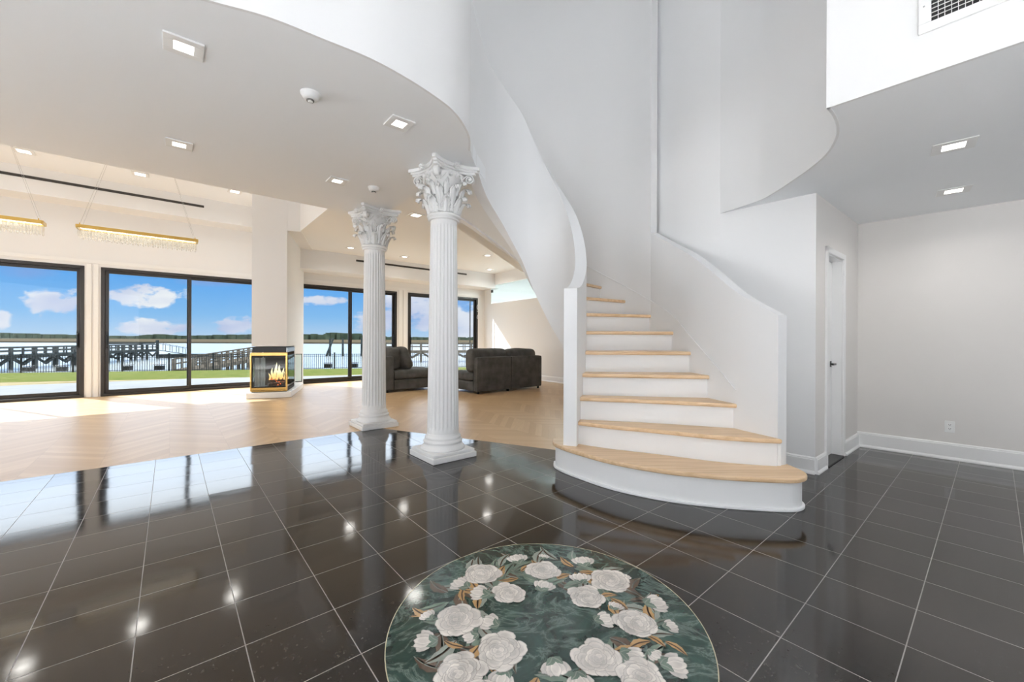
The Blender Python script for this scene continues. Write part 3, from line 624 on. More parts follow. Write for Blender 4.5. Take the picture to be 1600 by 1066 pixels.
# ================================================================== COLUMNS
def make_column():
    root = empty('corinthian_column', (0, 0, 0))
    mb = MB(); mb.box(-.25, .25, -.25, .25, 0, .055); mb.box(-.235, .235, -.235, .235, .055, .085); mb.build('plinth', M['plaster'], root, bevel=.008)
    mb = MB(); mb.smooth = True
    mb.lathe([(.02, .085), (.225, .085), (.222, .10), (.205, .118), (.196, .135), (.192, .148), (.198, .155), (.198, .170), (.186, .176), (.178, .185), (.180, .192), (.183, .20), (.180, .212), (.170, .218), (.165, .23), (.16, .25), (.02, .25)], seg=48)
    mb.build('base_moulding', M['plaster'], root)
    NF, SEG = 24, 288
    def fl(depth, r0):
        def f(r, a):
            x = (a * NF / (2 * PI)) % 1.0; w = .74
            if x < w:
                q = (x / w - .5) * 2; return r * (1 - depth * math.sqrt(max(0, 1 - q * q)))
            return r
        return f
    mb = MB(); mb.smooth = True
    levels = [(.161, .235, 0), (.160, .28, 0), (.1595, .30, .05)] + [(.1595 - .0235 * (i / 10), .31 + 2.02 * i / 10, .085) for i in range(11)] + [(.1355, 2.345, .04), (.135, 2.36, 0), (.135, 2.42, 0)]
    vs = []; n = len(levels)
    for r, z, dp in levels:
        f = fl(dp, r)
        for k in range(SEG): a = 2 * PI * k / SEG; q = f(r, a); vs.append((q * math.cos(a), q * math.sin(a), z))
    mb.add(vs, [(i * SEG + k, i * SEG + (k + 1) % SEG, (i + 1) * SEG + (k + 1) % SEG, (i + 1) * SEG + k) for i in range(n - 1) for k in range(SEG)])
    sh = mb.build('fluted_shaft', M['plaster'], root)
    mb = MB(); mb.smooth = True
    mb.lathe([(.10, 2.40), (.150, 2.40), (.158, 2.407), (.158, 2.418), (.150, 2.425), (.146, 2.43), (.168, 2.430), (.173, 2.447), (.168, 2.459), (.150, 2.464), (.10, 2.465)], seg=48); mb.build('astragal', M['plaster'], root)
    mb = MB(); mb.smooth = True
    mb.lathe([(.10, 2.46), (.134, 2.46), (.132, 2.55), (.134, 2.66), (.144, 2.74), (.175, 2.81), (.215, 2.845), (.215, 2.86), (.10, 2.86)], seg=48); bell = mb.build('bell', M['plaster'], root)
    # acanthus leaf: lobed curling strip
    def leaf_mb(ang, z0, h, r0, out, wd):
        mb = MB(); mb.smooth = True; rows = []; K, J = 14, 8
        for i in range(K + 1):
            t = i / K
            if t < .72: q = t / .72; rr = r0 + .012 + .020 * q + .030 * q * q; z = z0 + h * .93 * q
            else:
                q = (t - .72) / .28; a = q * PI * 1.12; rr = r0 + .062 + out * .5 * (1 - math.cos(a)); z = z0 + h * .93 + out * .42 * math.sin(a)
            w = wd * (.62 + .38 * math.sin(PI * min(1, t * 1.15))) * (1.0 if t < .75 else 1 - .40 * (t - .75) / .25)
            w *= 1 + .20 * math.sin(t * PI * 9)
            row = []
            for j in range(J + 1):
                s = (j / J - .5) * 2; rib = .010 * math.cos(s * PI * 2.5) + .012 * (1 - abs(s)) - .016 * s * s
                a = ang + s * w / rr
                row.append(((rr + rib) * math.cos(a), (rr + rib) * math.sin(a), z - .010 * abs(s) * (1 if t > .3 else 0)))
            rows.append(row)
        mb.grid(rows); return mb
    def solid(o, th=.006):
        m_ = o.modifiers.new('thick', 'SOLIDIFY'); m_.thickness = th; m_.offset = 0; return o
    for k in range(8): solid(leaf_mb(2 * PI * k / 8 + PI / 8, 2.465, .135, .134, .068, .046).build('acanthus_leaf', M['plaster'], bell))
    for k in range(8): solid(leaf_mb(2 * PI * k / 8, 2.475, .235, .132, .080, .044).build('acanthus_leaf', M['plaster'], bell))
    for k in range(8):
        solid(leaf_mb(2 * PI * k / 8 + PI / 8, 2.64, .115, .140, .060, .030).build('upper_leaf', M['plaster'], bell))
    def volute(base, dirv, up, R, w, arm):
        # spiral ribbon: starts on the bell, climbs outward and curls into a scroll
        mb = MB(); mb.smooth = True; side = dirv.cross(up).normalized(); pts = []
        for i in range(10): t = i / 9; pts.append((base - dirv * arm * (1 - t) - up * (arm * .9) * (1 - t) ** 1.6, .55 + .45 * t))
        c0 = base - up * R
        for i in range(1, 40):
            t = i / 39; a = PI / 2 - t * 2 * PI * 1.85; r_ = R * (1 - t * .82); pts.append((c0 + dirv * r_ * math.cos(a) + up * r_ * math.sin(a), 1.0 + .25 * t))
        rows = [[p - side * w * g / 2, p - side * w * g / 4 + up * .001, p + side * w * g / 4 + up * .001, p + side * w * g / 2] for p, g in pts]
        mb.grid(rows); 
        eye = MB(); mb.tube([c0 - side * w * .68, c0 + side * w * .68], R * .26, 12); return mb
    for k in range(4):
        a = PI / 4 + k * PI / 2; d = Vector((math.cos(a), math.sin(a), 0))
        solid(volute(d * .268 + Vector((0, 0, 2.868)), d, Vector((0, 0, 1)), .046, .050, .15).build('corner_volute', M['plaster'], bell), .010)
        for sgn in (-1, 1):       # inner helices curling towards the middle of each face
            b = k * PI / 2 + sgn * .20; base = Vector((math.cos(b), math.sin(b), 0)) * .205 + Vector((0, 0, 2.862)); tang = Vector((-math.sin(k * PI / 2), math.cos(k * PI / 2), 0)) * (-sgn)
            dd = (tang * .9 + Vector((math.cos(b), math.sin(b), 0)) * .35).normalized()
            solid(volute(base, dd, Vector((0, 0, 1)), .027, .028, .10).build('helix', M['plaster'], bell), .007)
        b = k * PI / 2; c = Vector((math.cos(b), math.sin(b), 0)) * .262 + Vector((0, 0, 2.905)); t_ = Vector((-math.sin(b), math.cos(b), 0))
        mb = MB(); mb.smooth = True      # fleuron: small flower on the abacus
        for q in range(6):
            qa = q * PI / 3; cc = c + (t_ * math.cos(qa) + Vector((0, 0, 1)) * math.sin(qa)) * .020
            mb.tube([cc - Vector((math.cos(b), math.sin(b), 0)) * .03, cc + Vector((math.cos(b), math.sin(b), 0)) * .010], [.012, .009], 8)
        mb.tube([c - Vector((math.cos(b), math.sin(b), 0)) * .03, c + Vector((math.cos(b), math.sin(b), 0)) * .020], .011, 8)
        mb.build('fleuron', M['plaster'], root)
    # abacus with concave sides
    def ab(sz, cut, dep):
        pts = []
        for k in range(4):
            a = k * PI / 2 - PI / 4; b = a + PI / 2
            A = Vector((math.cos(a), math.sin(a))) * sz; B = Vector((math.cos(b), math.sin(b))) * sz; t_ = (B - A).normalized(); nrm = Vector((t_.y, -t_.x))
            A2 = A + t_ * cut; B2 = B - t_ * cut
            for i in range(9): q = i / 8; p = A2.lerp(B2, q) - nrm * dep * (1 - (2 * q - 1) ** 2); pts.append((p.x, p.y))
        return pts
    mb = MB(); mb.prism(ab(.350, .030, .080), 2.868, 2.893); mb.prism(ab(.368, .028, .080), 2.893, 2.915); mb.prism(ab(.392, .026, .080), 2.915, 2.95); mb.build('abacus', M['plaster'], root, bevel=.006)
    return root
col = make_column(); cA = W(2.155, 3.66); cB = W(2.15, 5.50)
col.location = cA; col.rotation_euler = (0, 0, YAW)
tag(col, 'white fluted Corinthian column, the taller-looking nearer one beside the curved ceiling edge', 'column', 'fluted columns')
c2 = copy_tree(col); c2.location = cB; tag(c2, 'white fluted Corinthian column on the border of stone and wood floors, the farther and smaller one', 'column', 'fluted columns')

# ================================================================== CEILING FIXTURES
def ceiling_light(pos, label, size=.19, lens=.095, power=5, rz=YAW, group='square recessed lights', depth=.012):
    r = empty('recessed_light', pos, rz); tag(r, label, 'ceiling light', group)
    h = size / 2; k = lens / 2; mb = MB()
    for a in ((-h, h, -h, -k), (-h, h, k, h), (-h, -k, -k, k), (k, h, -k, k)): mb.box(a[0], a[1], a[2], a[3], -depth, 0)
    mb.build('trim_plate', M['plastic'], r, bevel=.002)
    mb = MB(); mb.box(-k, k, -k, k, -depth * .5, 0); mb.build('lens', M['lamp'], r)
    if power <= 0: return r
    l = bpy.data.lights.new('downlight', 'AREA'); l.shape = 'SQUARE'; l.size = lens * 1.6; l.energy = power; l.color = (1, .97, .92); l.spread = math.radians(150)
    o = bpy.data.objects.new('downlight', l); COL.objects.link(o); o.location = Vector(pos) - Vector((0, 0, depth + .01)); o.parent = None
    return r
for px, py, z, lab, sz, pw in (
    (287, 72, 2.95, 'square recessed ceiling light nearest the viewer, largest on the low foyer ceiling', .19, 0),
    (280, 225, 2.95, 'square recessed light on the low ceiling above the hanging crystal lamps', .19, 0),
    (624, 192, 2.95, 'square recessed light on the low ceiling just left of the near column top', .19, 0),
    (527, 282, 2.95, 'square recessed light on the low ceiling left of the far column top', .19, 0),
    (37, 236, 4.25, 'recessed light at the far left of the high bay ceiling', .24, 3),
    (219, 272, 4.25, 'recessed light in the middle of the high bay ceiling', .24, 3),
    (367, 299, 4.25, 'recessed light of the high bay ceiling closest to the chimney', .24, 3),
    (650, 336, 3.42, 'large-looking recessed living room light seen between the two column capitals', .24, 3),
    (548, 387, 3.42, 'recessed living room light left of the far column shaft', .20, 3),
    (632, 401, 3.42, 'recessed living room light between the two column shafts', .20, 3),
    (762, 399, 3.42, 'recessed living room light right of the near column, upper one', .20, 3),
    (765, 421, 3.42, 'recessed living room light by the far corner above the clerestory glass', .20, 3)):
    g = 'square recessed lights' if z < 3 else 'living room recessed lights'
    ceiling_light(on_z(px, py, z), lab, sz, sz * (.5 if z < 3 else .62), pw, group=g)
for px, py, lab in ((1490, 228, 'flush square light on the right hand soffit, nearer to the viewer'), (1490, 298, 'flush square light on the right hand soffit, farther and smaller')):
    ceiling_light(on_z(px, py, 2.52), lab, .21, .11, 3, rz=YAW + .12, group='soffit lights', depth=.006)
def smoke(pos, label):
    r = empty('smoke_detector', pos); tag(r, label, 'smoke detector', 'smoke detectors')
    mb = MB(); mb.smooth = True; mb.lathe([(.01, 0), (.065, 0), (.066, -.010), (.060, -.014), (.056, -.030), (.046, -.042), (.030, -.048), (.01, -.048)][::-1], seg=32); mb.build('housing', M['plastic'], r)
    mb = MB(); mb.smooth = True; mb.lathe([(.004, -.058), (.024, -.058), (.026, -.050), (.022, -.046), (.004, -.046)], seg=24); cap_ = mb.build('sensor_cap', M['slot'], r)
    mb = MB(); mb.smooth = True; mb.lathe([(.004, -.061), (.017, -.061), (.018, -.056), (.004, -.055)], seg=24); mb.build('test_button', M['plastic'], cap_)
smoke(on_z(485, 146, 2.95), 'round white smoke detector in the middle of the low foyer ceiling')
smoke(on_z(584, 293, 2.95), 'round white smoke detector above the far column')
# slot diffusers
def slot(name, s0, s1, t, z, label):
    r = empty(name, W((s0 + s1) / 2, t, z)); tag(r, label, 'air vent', 'linear slot diffusers')
    mb = MB(); mb.obox(W(s0, t - .006, z - .025), W(s1 - s0, 0), W(0, .006), (0, 0, .05)); rel(mb, r, 'slot', M['slot'])
    mb = MB(); mb.obox(W(s0, t - .010, z - .004), W(s1 - s0, 0), W(0, .006), (0, 0, .008)); rel(mb, r, 'vane', M['dark'])
slot('slot_diffuser', -3.6, .56, 11.14, 4.066, 'long dark slot diffuser in the bulkhead behind the crystal lamps')
slot('slot_diffuser', 3.80, 7.33, 11.0, 3.285, 'long dark slot diffuser in the bulkhead right of the chimney behind the columns')
# return-air grille on the fascia
nF = Vector((FD.y, -FD.x, 0)); 
def on_fascia(px, py):
    u, v = ray(px, py); d = Vector((u, 1, -v)); e = nF.dot(F0) / nF.dot(d); return d * e + Vector((0, 0, EYE))
q0 = on_fascia(1435, 57); q1 = on_fascia(1576, 0); g0 = (q0 - F0).dot(FD); 
gL = .62; gH = .42; gz = q0.z
r = empty('air_grille', F0 + FD * g0 + Vector((0, 0, gz))); tag(r, 'white return air grille with dark square mesh on the upper right wall', 'air grille')
fw = .045; gx = Vector((0, 0, 1)); nOut = nF if nF.dot(-F0) > 0 else -nF
mb = MB(); B0 = F0 + FD * g0 + Vector((0, 0, gz)) 
for a, b, c, d in ((0, gL, 0, fw), (0, gL, gH - fw, gH), (0, fw, fw, gH - fw), (gL - fw, gL, fw, gH - fw)): mb.obox(B0 + FD * a + gx * c, FD * (b - a), nOut * .012, gx * (d - c))
rel(mb, r, 'frame', M['plastic'], .002)
mb = MB(); mb.obox(B0 + FD * fw + gx * fw, FD * (gL - 2 * fw), nOut * .001, gx * (gH - 2 * fw)); rel(mb, r, 'duct_opening', M['black'])
mb = MB(); n_ = 24
for i in range(1, n_): mb.obox(B0 + FD * (fw + (gL - 2 * fw) * i / n_) + gx * fw + nOut * .004, FD * .0022, nOut * .005, gx * (gH - 2 * fw))
for i in range(1, 16): mb.obox(B0 + FD * fw + gx * (fw + (gH - 2 * fw) * i / 16) + nOut * .003, FD * (gL - 2 * fw), nOut * .005, gx * .0022)
rel(mb, r, 'mesh_grid', M['plastic'])
for a in (.02, gL - .02):
    mb = MB(); c = B0 + FD * a + gx * (.13) + nOut * .012; mb.tube([c, c + nOut * .002], .004, 10); rel(mb, r, 'screw', M['chrome'])

# ================================================================== CHANDELIERS
def chandelier():
    r = empty('crystal_chandelier', (0, 0, 0), 0); L, Wd = 1.33, .20
    for sy in (-1, 1):
        mb = MB(); mb.box(0, L, sy * Wd / 2 - .012, sy * Wd / 2 + .012, -.045, 0); mb.build('brass_rail', M['gold'], r, bevel=.002)
    for x in (0, L):
        mb = MB(); mb.box(x - .012, x + .012, -Wd / 2, Wd / 2, -.045, 0); mb.build('end_rail', M['gold'], r, bevel=.002)
    mb = MB(); mb.box(.02, L - .02, -Wd / 2 + .02, Wd / 2 - .02, -.028, -.022); mb.build('light_strip', M['strip'], r)
    k = 0
    for sy in (-1, 1):
        mb = MB()
        for i in range(46):
            x = .02 + (L - .04) * i / 45; y = sy * (Wd / 2 - .005); dz_ = -.155 - (.012 if i % 2 else 0)
            mb.prism([(x + .0125, y), (x, y + .0125), (x - .0125, y), (x, y - .0125)], dz_, -.048)
            mb.add([(x + .0125, y, dz_), (x, y + .0125, dz_), (x - .0125, y, dz_), (x, y - .0125, dz_), (x, y, dz_ - .018)], [(0, 4, 1), (1, 4, 2), (2, 4, 3), (3, 4, 0)])
        q = mb.build('crystal_row', M['crystal'], r); q['kind'] = 'stuff'
    mb = MB()
    for i in range(20):
        x = .05 + (L - .1) * i / 19
        for y in (0,):
            dz_ = -.12; mb.prism([(x + .010, y), (x, y + .010), (x - .010, y), (x, y - .010)], dz_, -.03)
    q = mb.build('crystal_core', M['crystal'], r); q['kind'] = 'stuff'
    for x, xt in ((.03, .42), (L - .03, L - .42)):
        for y in (-Wd / 2, Wd / 2):
            mb = MB(); mb.tube([(x, y, 0), (xt, y * .3, 1.45)], .0014, 5); wire_ = mb.build('suspension_wire', M['chrome'], r)
            mb = MB(); mb.tube([(x, y, 0), (x, y, .022)], .006, 8); mb.build('wire_clamp', M['gold'], wire_)
    mb = MB(); mb.box(.36, L - .36, -.05, .05, 1.43, 1.47); mb.build('ceiling_canopy', M['plastic'], r, bevel=.003)
    return r
ch = chandelier(); ch.location = W(-1.0, 8.33, 2.78); ch.rotation_euler = (0, 0, YAW)
tag(ch, 'linear brass and crystal chandelier hanging nearer the chimney, seen whole', 'chandelier', 'crystal chandeliers')
c_ = copy_tree(ch); c_.location = W(-2.66, 8.40, 2.78); tag(c_, 'linear brass and crystal chandelier cut by the left picture edge', 'chandelier', 'crystal chandeliers')

# ================================================================== FIREPLACE
FB = CHR - U * CHW; fr_ = empty('fireplace', CHR - U * CHW / 2); tag(fr_, 'brass framed glass fireplace with burning logs under the white chimney', 'fireplace')
def fb(u, v, z): return FB + U * u + V * v + Vector((0, 0, z))
mb = MB(); mb.obox(fb(-.07, -.10, 0), U * (CHW + .17), V * 1.75, (0, 0, .115)); rel(mb, fr_, 'hearth', M['trim'], .01)
mb = MB(); mb.obox(fb(.0, .0, .115), U * CHW, V * .98, (0, 0, .045)); rel(mb, fr_, 'firebox_floor', M['soot'])
mb = MB(); mb.obox(fb(.01, .96, .16), U * (CHW - .02), V * .04, (0, 0, .76)); rel(mb, fr_, 'firebox_back', M['soot'])
mb = MB(); mb.obox(fb(.012, .012, .915), U * (CHW - .024), V * .98, (0, 0, .105)); rel(mb, fr_, 'smoke_hood', M['black'])
mb = MB(); mb.obox(fb(CHW - .01, .03, .915), U * .012, V * .95, (0, 0, .085)); rel(mb, fr_, 'side_grille', M['chrome'])
mb = MB()
mb.obox(fb(-.015, -.015, .845), U * (CHW + .03), V * .02, (0, 0, .065)); mb.obox(fb(-.015, -.015, .15), U * (CHW + .03), V * .02, (0, 0, .055)); mb.obox(fb(-.01, -.010, .125), U * (CHW + .02), V * .015, (0, 0, .02))
mb.obox(fb(-.022, -.018, .13), U * .028, V * .028, (0, 0, .76)); mb.obox(fb(CHW - .014, -.016, .13), U * .03, V * .028, (0, 0, .76))
rel(mb, fr_, 'brass_frame', M['brass'], .005)
mb = MB()
for z in (.83, .205): mb.obox(fb(CHW - .004, .02, z), U * .012, V * .93, (0, 0, .022))
for v in (.015, .93): mb.obox(fb(CHW - .004, v, .205), U * .012, V * .022, (0, 0, .64))
mb.obox(fb(.01, -.006, .825), U * (CHW - .02), V * .012, (0, 0, .02)); mb.obox(fb(.01, -.006, .205), U * (CHW - .02), V * .012, (0, 0, .02)); mb.obox(fb(.006, -.006, .2), U * .018, V * .012, (0, 0, .64)); mb.obox(fb(CHW - .03, -.006, .2), U * .018, V * .012, (0, 0, .64))
rel(mb, fr_, 'inner_frame', M['black'], .002)
for nm, o0, a0 in (('glass_pane', fb(.02, -.002, .22), U * (CHW - .04)), ('glass_pane', fb(CHW, .03, .22), V * .9), ('glass_pane', fb(0, .03, .22), V * .9)):
    mb = MB(); mb.obox(o0, a0, (V if a0.dot(U) > .3 else U) * .005, (0, 0, .61)); rel(mb, fr_, nm, M['fireglass'])
# open glass door at the back corner
mb = MB(); e = (U * .9 + V * .4).normalized()
for z in (.83, .205): mb.obox(fb(CHW + .02, .95, z), e * .14, V * .012, (0, 0, .016))
mb.obox(fb(CHW + .02, .95, .205) + e * .13, e * .014, V * .012, (0, 0, .64)); rel(mb, fr_, 'open_door_frame', M['black'])
mb = MB(); mb.obox(fb(CHW + .02, .955, .22), e * .13, V * .004, (0, 0, .61)); rel(mb, fr_, 'open_door_glass', M['greenglass'])
# mesh curtains drawn to the left
mb = MB()
for q in range(2): mb.grid([[fb(.035 + .10 * q + .085 * i / 9, .08 + .012 * (i % 2), z) for i in range(10)] for z in (.17, .80)])
o = rel(mb, fr_, 'mesh_curtain', M['wall'])
lg = [((.24, .30, .22), (.56, .55, .24), .045), ((.28, .62, .22), (.56, .28, .25), .042), ((.22, .45, .29), (.58, .40, .33), .040), ((.33, .28, .30), (.45, .62, .34), .034)]
for a, b, rr in lg:
    A_, B_ = fb(*a), fb(*b); mb = MB(); mb.smooth = True
    mb.tube([A_.lerp(B_, i / 6) + Vector((random.uniform(-.006, .006), random.uniform(-.006, .006), random.uniform(-.006, .006))) for i in range(7)], [rr * random.uniform(.88, 1.08) for _ in range(7)], 10); rel(mb, fr_, 'log', M['log'])
mb = MB()
for i in range(5): mb.bar(fb(.2 + .09 * i, .22, .19), fb(.2 + .09 * i, .65, .19), .012)
rel(mb, fr_, 'grate', M['black'])
mb = MB(); mb.smooth = True
for i in range(22):
    c = fb(.24 + random.random() * .34, .3 + random.random() * .3, .20 + random.random() * .14); mb.tube([c, c + Vector((.01, 0, .012))], [.014, .008], 6)
q = rel(mb, fr_, 'ember', M['ember']); q['kind'] = 'stuff'
for i, (u, h, w) in enumerate(((.25, .14, .020), (.30, .25, .026), (.345, .36, .030), (.39, .22, .026), (.435, .31, .034), (.48, .24, .028), (.53, .17, .024), (.57, .11, .018))):
    v = .38 + .06 * ((i * 37) % 3 - 1); mb = MB(); mb.smooth = True; pts = []; rs = []
    for k in range(9):
        t = k / 8; pts.append(fb(u + .018 * math.sin(t * 4 + i * 2), v, .33 + h * t)); rs.append(w * (math.sin(PI * min(1, .18 + .82 * t)) ** .8) * (1 - .35 * t) + .0008)
    mb.tube(pts, rs, 10); rel(mb, fr_, 'flame', M['flame'])
pl = bpy.data.lights.new('fire_glow', 'POINT'); pl.energy = 5; pl.color = (1, .5, .2); pl.shadow_soft_size = .1; o = bpy.data.objects.new('fire_glow', pl); COL.objects.link(o); o.location = fb(.42, .40, .45)

# ================================================================== SOFAS
def soft_box(x0, x1, y0, y1, z0, z1, puff=.02, n=10, seed=0, rnd_=.06):
    mb = MB(); mb.smooth = True; rg = random.Random(seed); ph = [rg.uniform(0, 6) for _ in range(4)]
    cx, cy, cz = (x0 + x1) / 2, (y0 + y1) / 2, (z0 + z1) / 2; hx, hy, hz = (x1 - x0) / 2, (y1 - y0) / 2, (z1 - z0) / 2
    R = min(rnd_, hx, hy, hz)
    def f(p):
        q = [max(-h + R, min(h - R, c)) for c, h in zip(p, (hx, hy, hz))]; d = Vector([a - b for a, b in zip(p, q)])
        if d.length > 0: d = d.normalized() * R
        v = Vector(q) + d
        bx = 1 - (v.x / hx) ** 2; by = 1 - (v.y / hy) ** 2; bz = 1 - (v.z / hz) ** 2
        bx, by, bz = max(bx, 0), max(by, 0), max(bz, 0)
        v += Vector((math.copysign(puff * by * bz, v.x) if abs(v.x) > hx * .6 else 0, math.copysign(puff * bx * bz, v.y) if abs(v.y) > hy * .6 else 0, math.copysign(puff * bx * by, v.z) if abs(v.z) > hz * .6 else 0))
        wv = .25 * puff * math.sin(v.x * 9 + ph[0]) * math.sin(v.y * 8 + ph[1]) + .2 * puff * math.sin(v.z * 14 + ph[2] + v.x * 5)
        return (cx + v.x + wv * .5, cy + v.y + wv * .5, cz + v.z + wv)
    g = [math.copysign(abs(-1 + 2 * i / n) ** .6, -1 + 2 * i / n) for i in range(n + 1)]
    for ax in range(3):
        for sg in (-1, 1):
            rows = []
            for a in g:
                row = []
                for b in (g if sg > 0 else g[::-1]):
                    p = [0, 0, 0]; p[ax] = sg; p[(ax + 1) % 3] = a; p[(ax + 2) % 3] = b; row.append(f((p[0] * hx, p[1] * hy, p[2] * hz)))
                rows.append(row)
            mb.grid(rows)
    return mb
def sofa_part(nm, root, mb): 
    o = mb.build(nm, M['sofa'], root); return o
# right sofa: seen from behind; local x along s, y along t
so = empty('sofa', W(5.07, 7.18), YAW); tag(so, 'dark grey two seat sofa seen from behind near the white right wall', 'sofa', 'dark grey modular sofas')
so.rotation_euler = (0, 0, YAW)
sofa_part('back_panel', so, soft_box(0, .965, 0, .16, .05, .80, .004, 8, 1, .03)); sofa_part('back_panel', so, soft_box(.97, 1.93, 0, .16, .05, .80, .004, 8, 2, .03))
sofa_part('side_panel', so, soft_box(1.79, 1.94, .0, 1.0, .05, .80, .004, 8, 3, .03))
sofa_part('seat_base', so, soft_box(.0, .96, .165, 1.0, .05, .27, .004, 8, 4, .02)); sofa_part('seat_base', so, soft_box(.97, 1.78, .165, 1.0, .05, .27, .004, 8, 5, .02))
sofa_part('seat_cushion', so, soft_box(-.0, .96, .17, 1.02, .275, .46, .02, 10, 6, .05)); sofa_part('seat_cushion', so, soft_box(.97, 1.78, .17, 1.02, .275, .46, .02, 10, 7, .05))
sofa_part('back_cushion', so, soft_box(-.06, .94, .12, .40, .46, .965, .035, 12, 8, .09)); sofa_part('back_cushion', so, soft_box(.96, 1.84, .10, .38, .46, .955, .035, 12, 9, .09))
sofa_part('side_cushion', so, soft_box(1.60, 1.86, .30, .98, .46, .94, .03, 10, 10, .09))
for x, y in ((.06, .06), (.90, .06), (1.86, .06), (.06, .93), (1.0, .93), (1.86, .93)):
    mb = MB(); mb.box(x - .02, x + .02, y - .02, y + .02, 0, .06); mb.build('leg', M['black'], so)
# left sofa: back panel on the left, seat running right
s2 = empty('sofa', W(3.62, 8.60), YAW); tag(s2, 'dark grey armless sofa with a loose pillow behind the two columns', 'sofa', 'dark grey modular sofas')
sofa_part('back_panel', s2, soft_box(0, .20, 0, 1.0, .05, .80, .004, 8, 11, .03)); sofa_part('seat_base', s2, soft_box(.205, 1.20, 0.01, 1.0, .05, .28, .004, 8, 12, .02))
sofa_part('seat_cushion', s2, soft_box(.20, 1.22, .0, 1.0, .285, .49, .02, 10, 13, .05)); 
bc = sofa_part('back_cushion', s2, soft_box(.16, .42, .12, .95, .49, .97, .03, 10, 14, .09))
pw_ = soft_box(-.09, .09, -.26, .26, -.25, .25, .05, 12, 15, .07); pw_.v = [tuple(Matrix.Translation((.50, .34, .72)) @ Matrix.Rotation(-.38, 4, 'Y') @ Matrix.Rotation(.35, 4, 'Z') @ Vector(v)) for v in pw_.v]
pw_.build('pillow', M['sofa'], s2)
for x, y in ((.06, .06), (.06, .9), (1.1, .06), (1.1, .9)):
    mb = MB(); mb.box(x - .02, x + .02, y - .02, y + .02, 0, .06); mb.build('leg', M['black'], s2)

# ================================================================== SMALL WALL THINGS
u_, v_ = ray(1484, 667); nR = Vector((dR.y, -dR.x, 0)); nR = nR if nR.dot(-C2) > 0 else -nR
d_ = Vector((u_, 1, -v_)); e_ = nR.dot(C2) / nR.dot(d_); pO = d_ * e_ + Vector((0, 0, EYE))
r = empty('wall_outlet', pO); tag(r, 'white duplex power outlet low on the grey right wall', 'power outlet')
X_ = dR; mb = MB(); mb.obox(pO - X_ * .035 - Vector((0, 0, .058)), X_ * .07, nR * .005, (0, 0, .116)); rel(mb, r, 'cover_plate', M['plastic'], .003)
for z in (-.02, .02):
    mb = MB(); mb.obox(pO - X_ * .017 + Vector((0, 0, z - .014)) + nR * .004, X_ * .034, nR * .003, (0, 0, .028)); f_ = rel(mb, r, 'receptacle', M['trim'], .002)
    mb = MB()
    for x in (-.008, .005): mb.obox(pO + X_ * x + Vector((0, 0, z - .003)) + nR * .0068, X_ * .003, nR * .0008, (0, 0, .010))
    mb.obox(pO - X_ * .003 + Vector((0, 0, z - .011)) + nR * .0068, X_ * .005, nR * .0008, (0, 0, .005)); rel(mb, r, 'socket_slot', M['black']).parent = f_
pS = WR0 + dWR * .55 + Vector((0, 0, 1.14)); r = empty('light_switch', pS); tag(r, 'small white light switch by the corner above the sofa back', 'light switch')
mb = MB(); mb.obox(pS - nWR * .008, dWR * .12, nWR * .008, (0, 0, .14)); rel(mb, r, 'switch_plate', M['plastic'], .002)
mb = MB(); mb.obox(pS - nWR * .013 + dWR * .04 + Vector((0, 0, .04)), dWR * .04, nWR * .006, (0, 0, .06)); rel(mb, r, 'rocker', M['trim'], .002)
mb = MB(); mb.smooth = True; c0 = W(8.24, 11.66, 2.42)
mb.tube([c0 + W(.03 * math.sin(i * .9), 0) + Vector((0, 0, -.022 * i + .05 * math.sin(i * .55))) for i in range(22)], .008, 6)
tag(mb.build('hanging_cord', M['plastic']), 'loose white cord dangling at the right frame of the farthest sliding door', 'cord')

# ================================================================== OUTSIDE
def simple_noise(name, a, b, scale, rough=.9, stretch=(1, 1, 1), spec=0.0):
    m = new_mat(name); N = NT(m.node_tree); co = N.n('ShaderNodeMapping', ins={0: N.n('ShaderNodeTexCoord').outputs['Object'], 3: stretch}).outputs[0]
    no = N.n('ShaderNodeTexNoise', ins={'Vector': co, 'Scale': scale, 'Detail': 5.0, 'Roughness': .65}).outputs[0]
    p = N.n('ShaderNodeBsdfPrincipled', ins={'Base Color': N.ramp(no, [(.35, a), (.65, b)]), 'Roughness': rough, 'Specular IOR Level': spec}); N.n('ShaderNodeOutputMaterial', ins={0: p.outputs[0]}); return m
M['patio'] = simple_noise('pale concrete', C(.17, .18, .19), C(.20, .21, .22), 1.5)
M['grass'] = simple_noise('patchy lawn', C(.045, .070, .017), C(.11, .11, .04), 3.0)
M['sand'] = simple_noise('dry straw soil', C(.13, .105, .06), C(.22, .19, .12), 2.0)
M['marsh'] = simple_noise('brown marsh reeds', C(.045, .038, .026), C(.075, .063, .044), .012, stretch=(1, 5, 1))
M['trees'] = simple_noise('distant trees', C(.035, .05, .035), C(.075, .095, .065), .08)
M['timber'] = simple_noise('weathered dark timber', C(.018, .024, .026), C(.05, .056, .056), 3.0)
M['paletimber'] = simple_noise('weathered pale timber', C(.07, .06, .048), C(.13, .115, .095), 3.0)
m = new_mat('calm bay water'); N = NT(m.node_tree)
co = N.n('ShaderNodeMapping', ins={0: N.n('ShaderNodeTexCoord').outputs['Object'], 3: (.25, 1.0, 1)}).outputs[0]
no = N.n('ShaderNodeTexNoise', ins={'Vector': co, 'Scale': 1.2, 'Detail': 4.0}).outputs[0]
bp = N.n('ShaderNodeBump', ins={'Strength': .25, 'Distance': .05, 'Height': no}).outputs[0]
p = N.n('ShaderNodeBsdfPrincipled', ins={'Base Color': C(.26, .29, .30), 'Roughness': .16, 'Normal': bp, 'Specular IOR Level': .5}); N.n('ShaderNodeOutputMaterial', ins={0: p.outputs[0]}); M['water'] = m
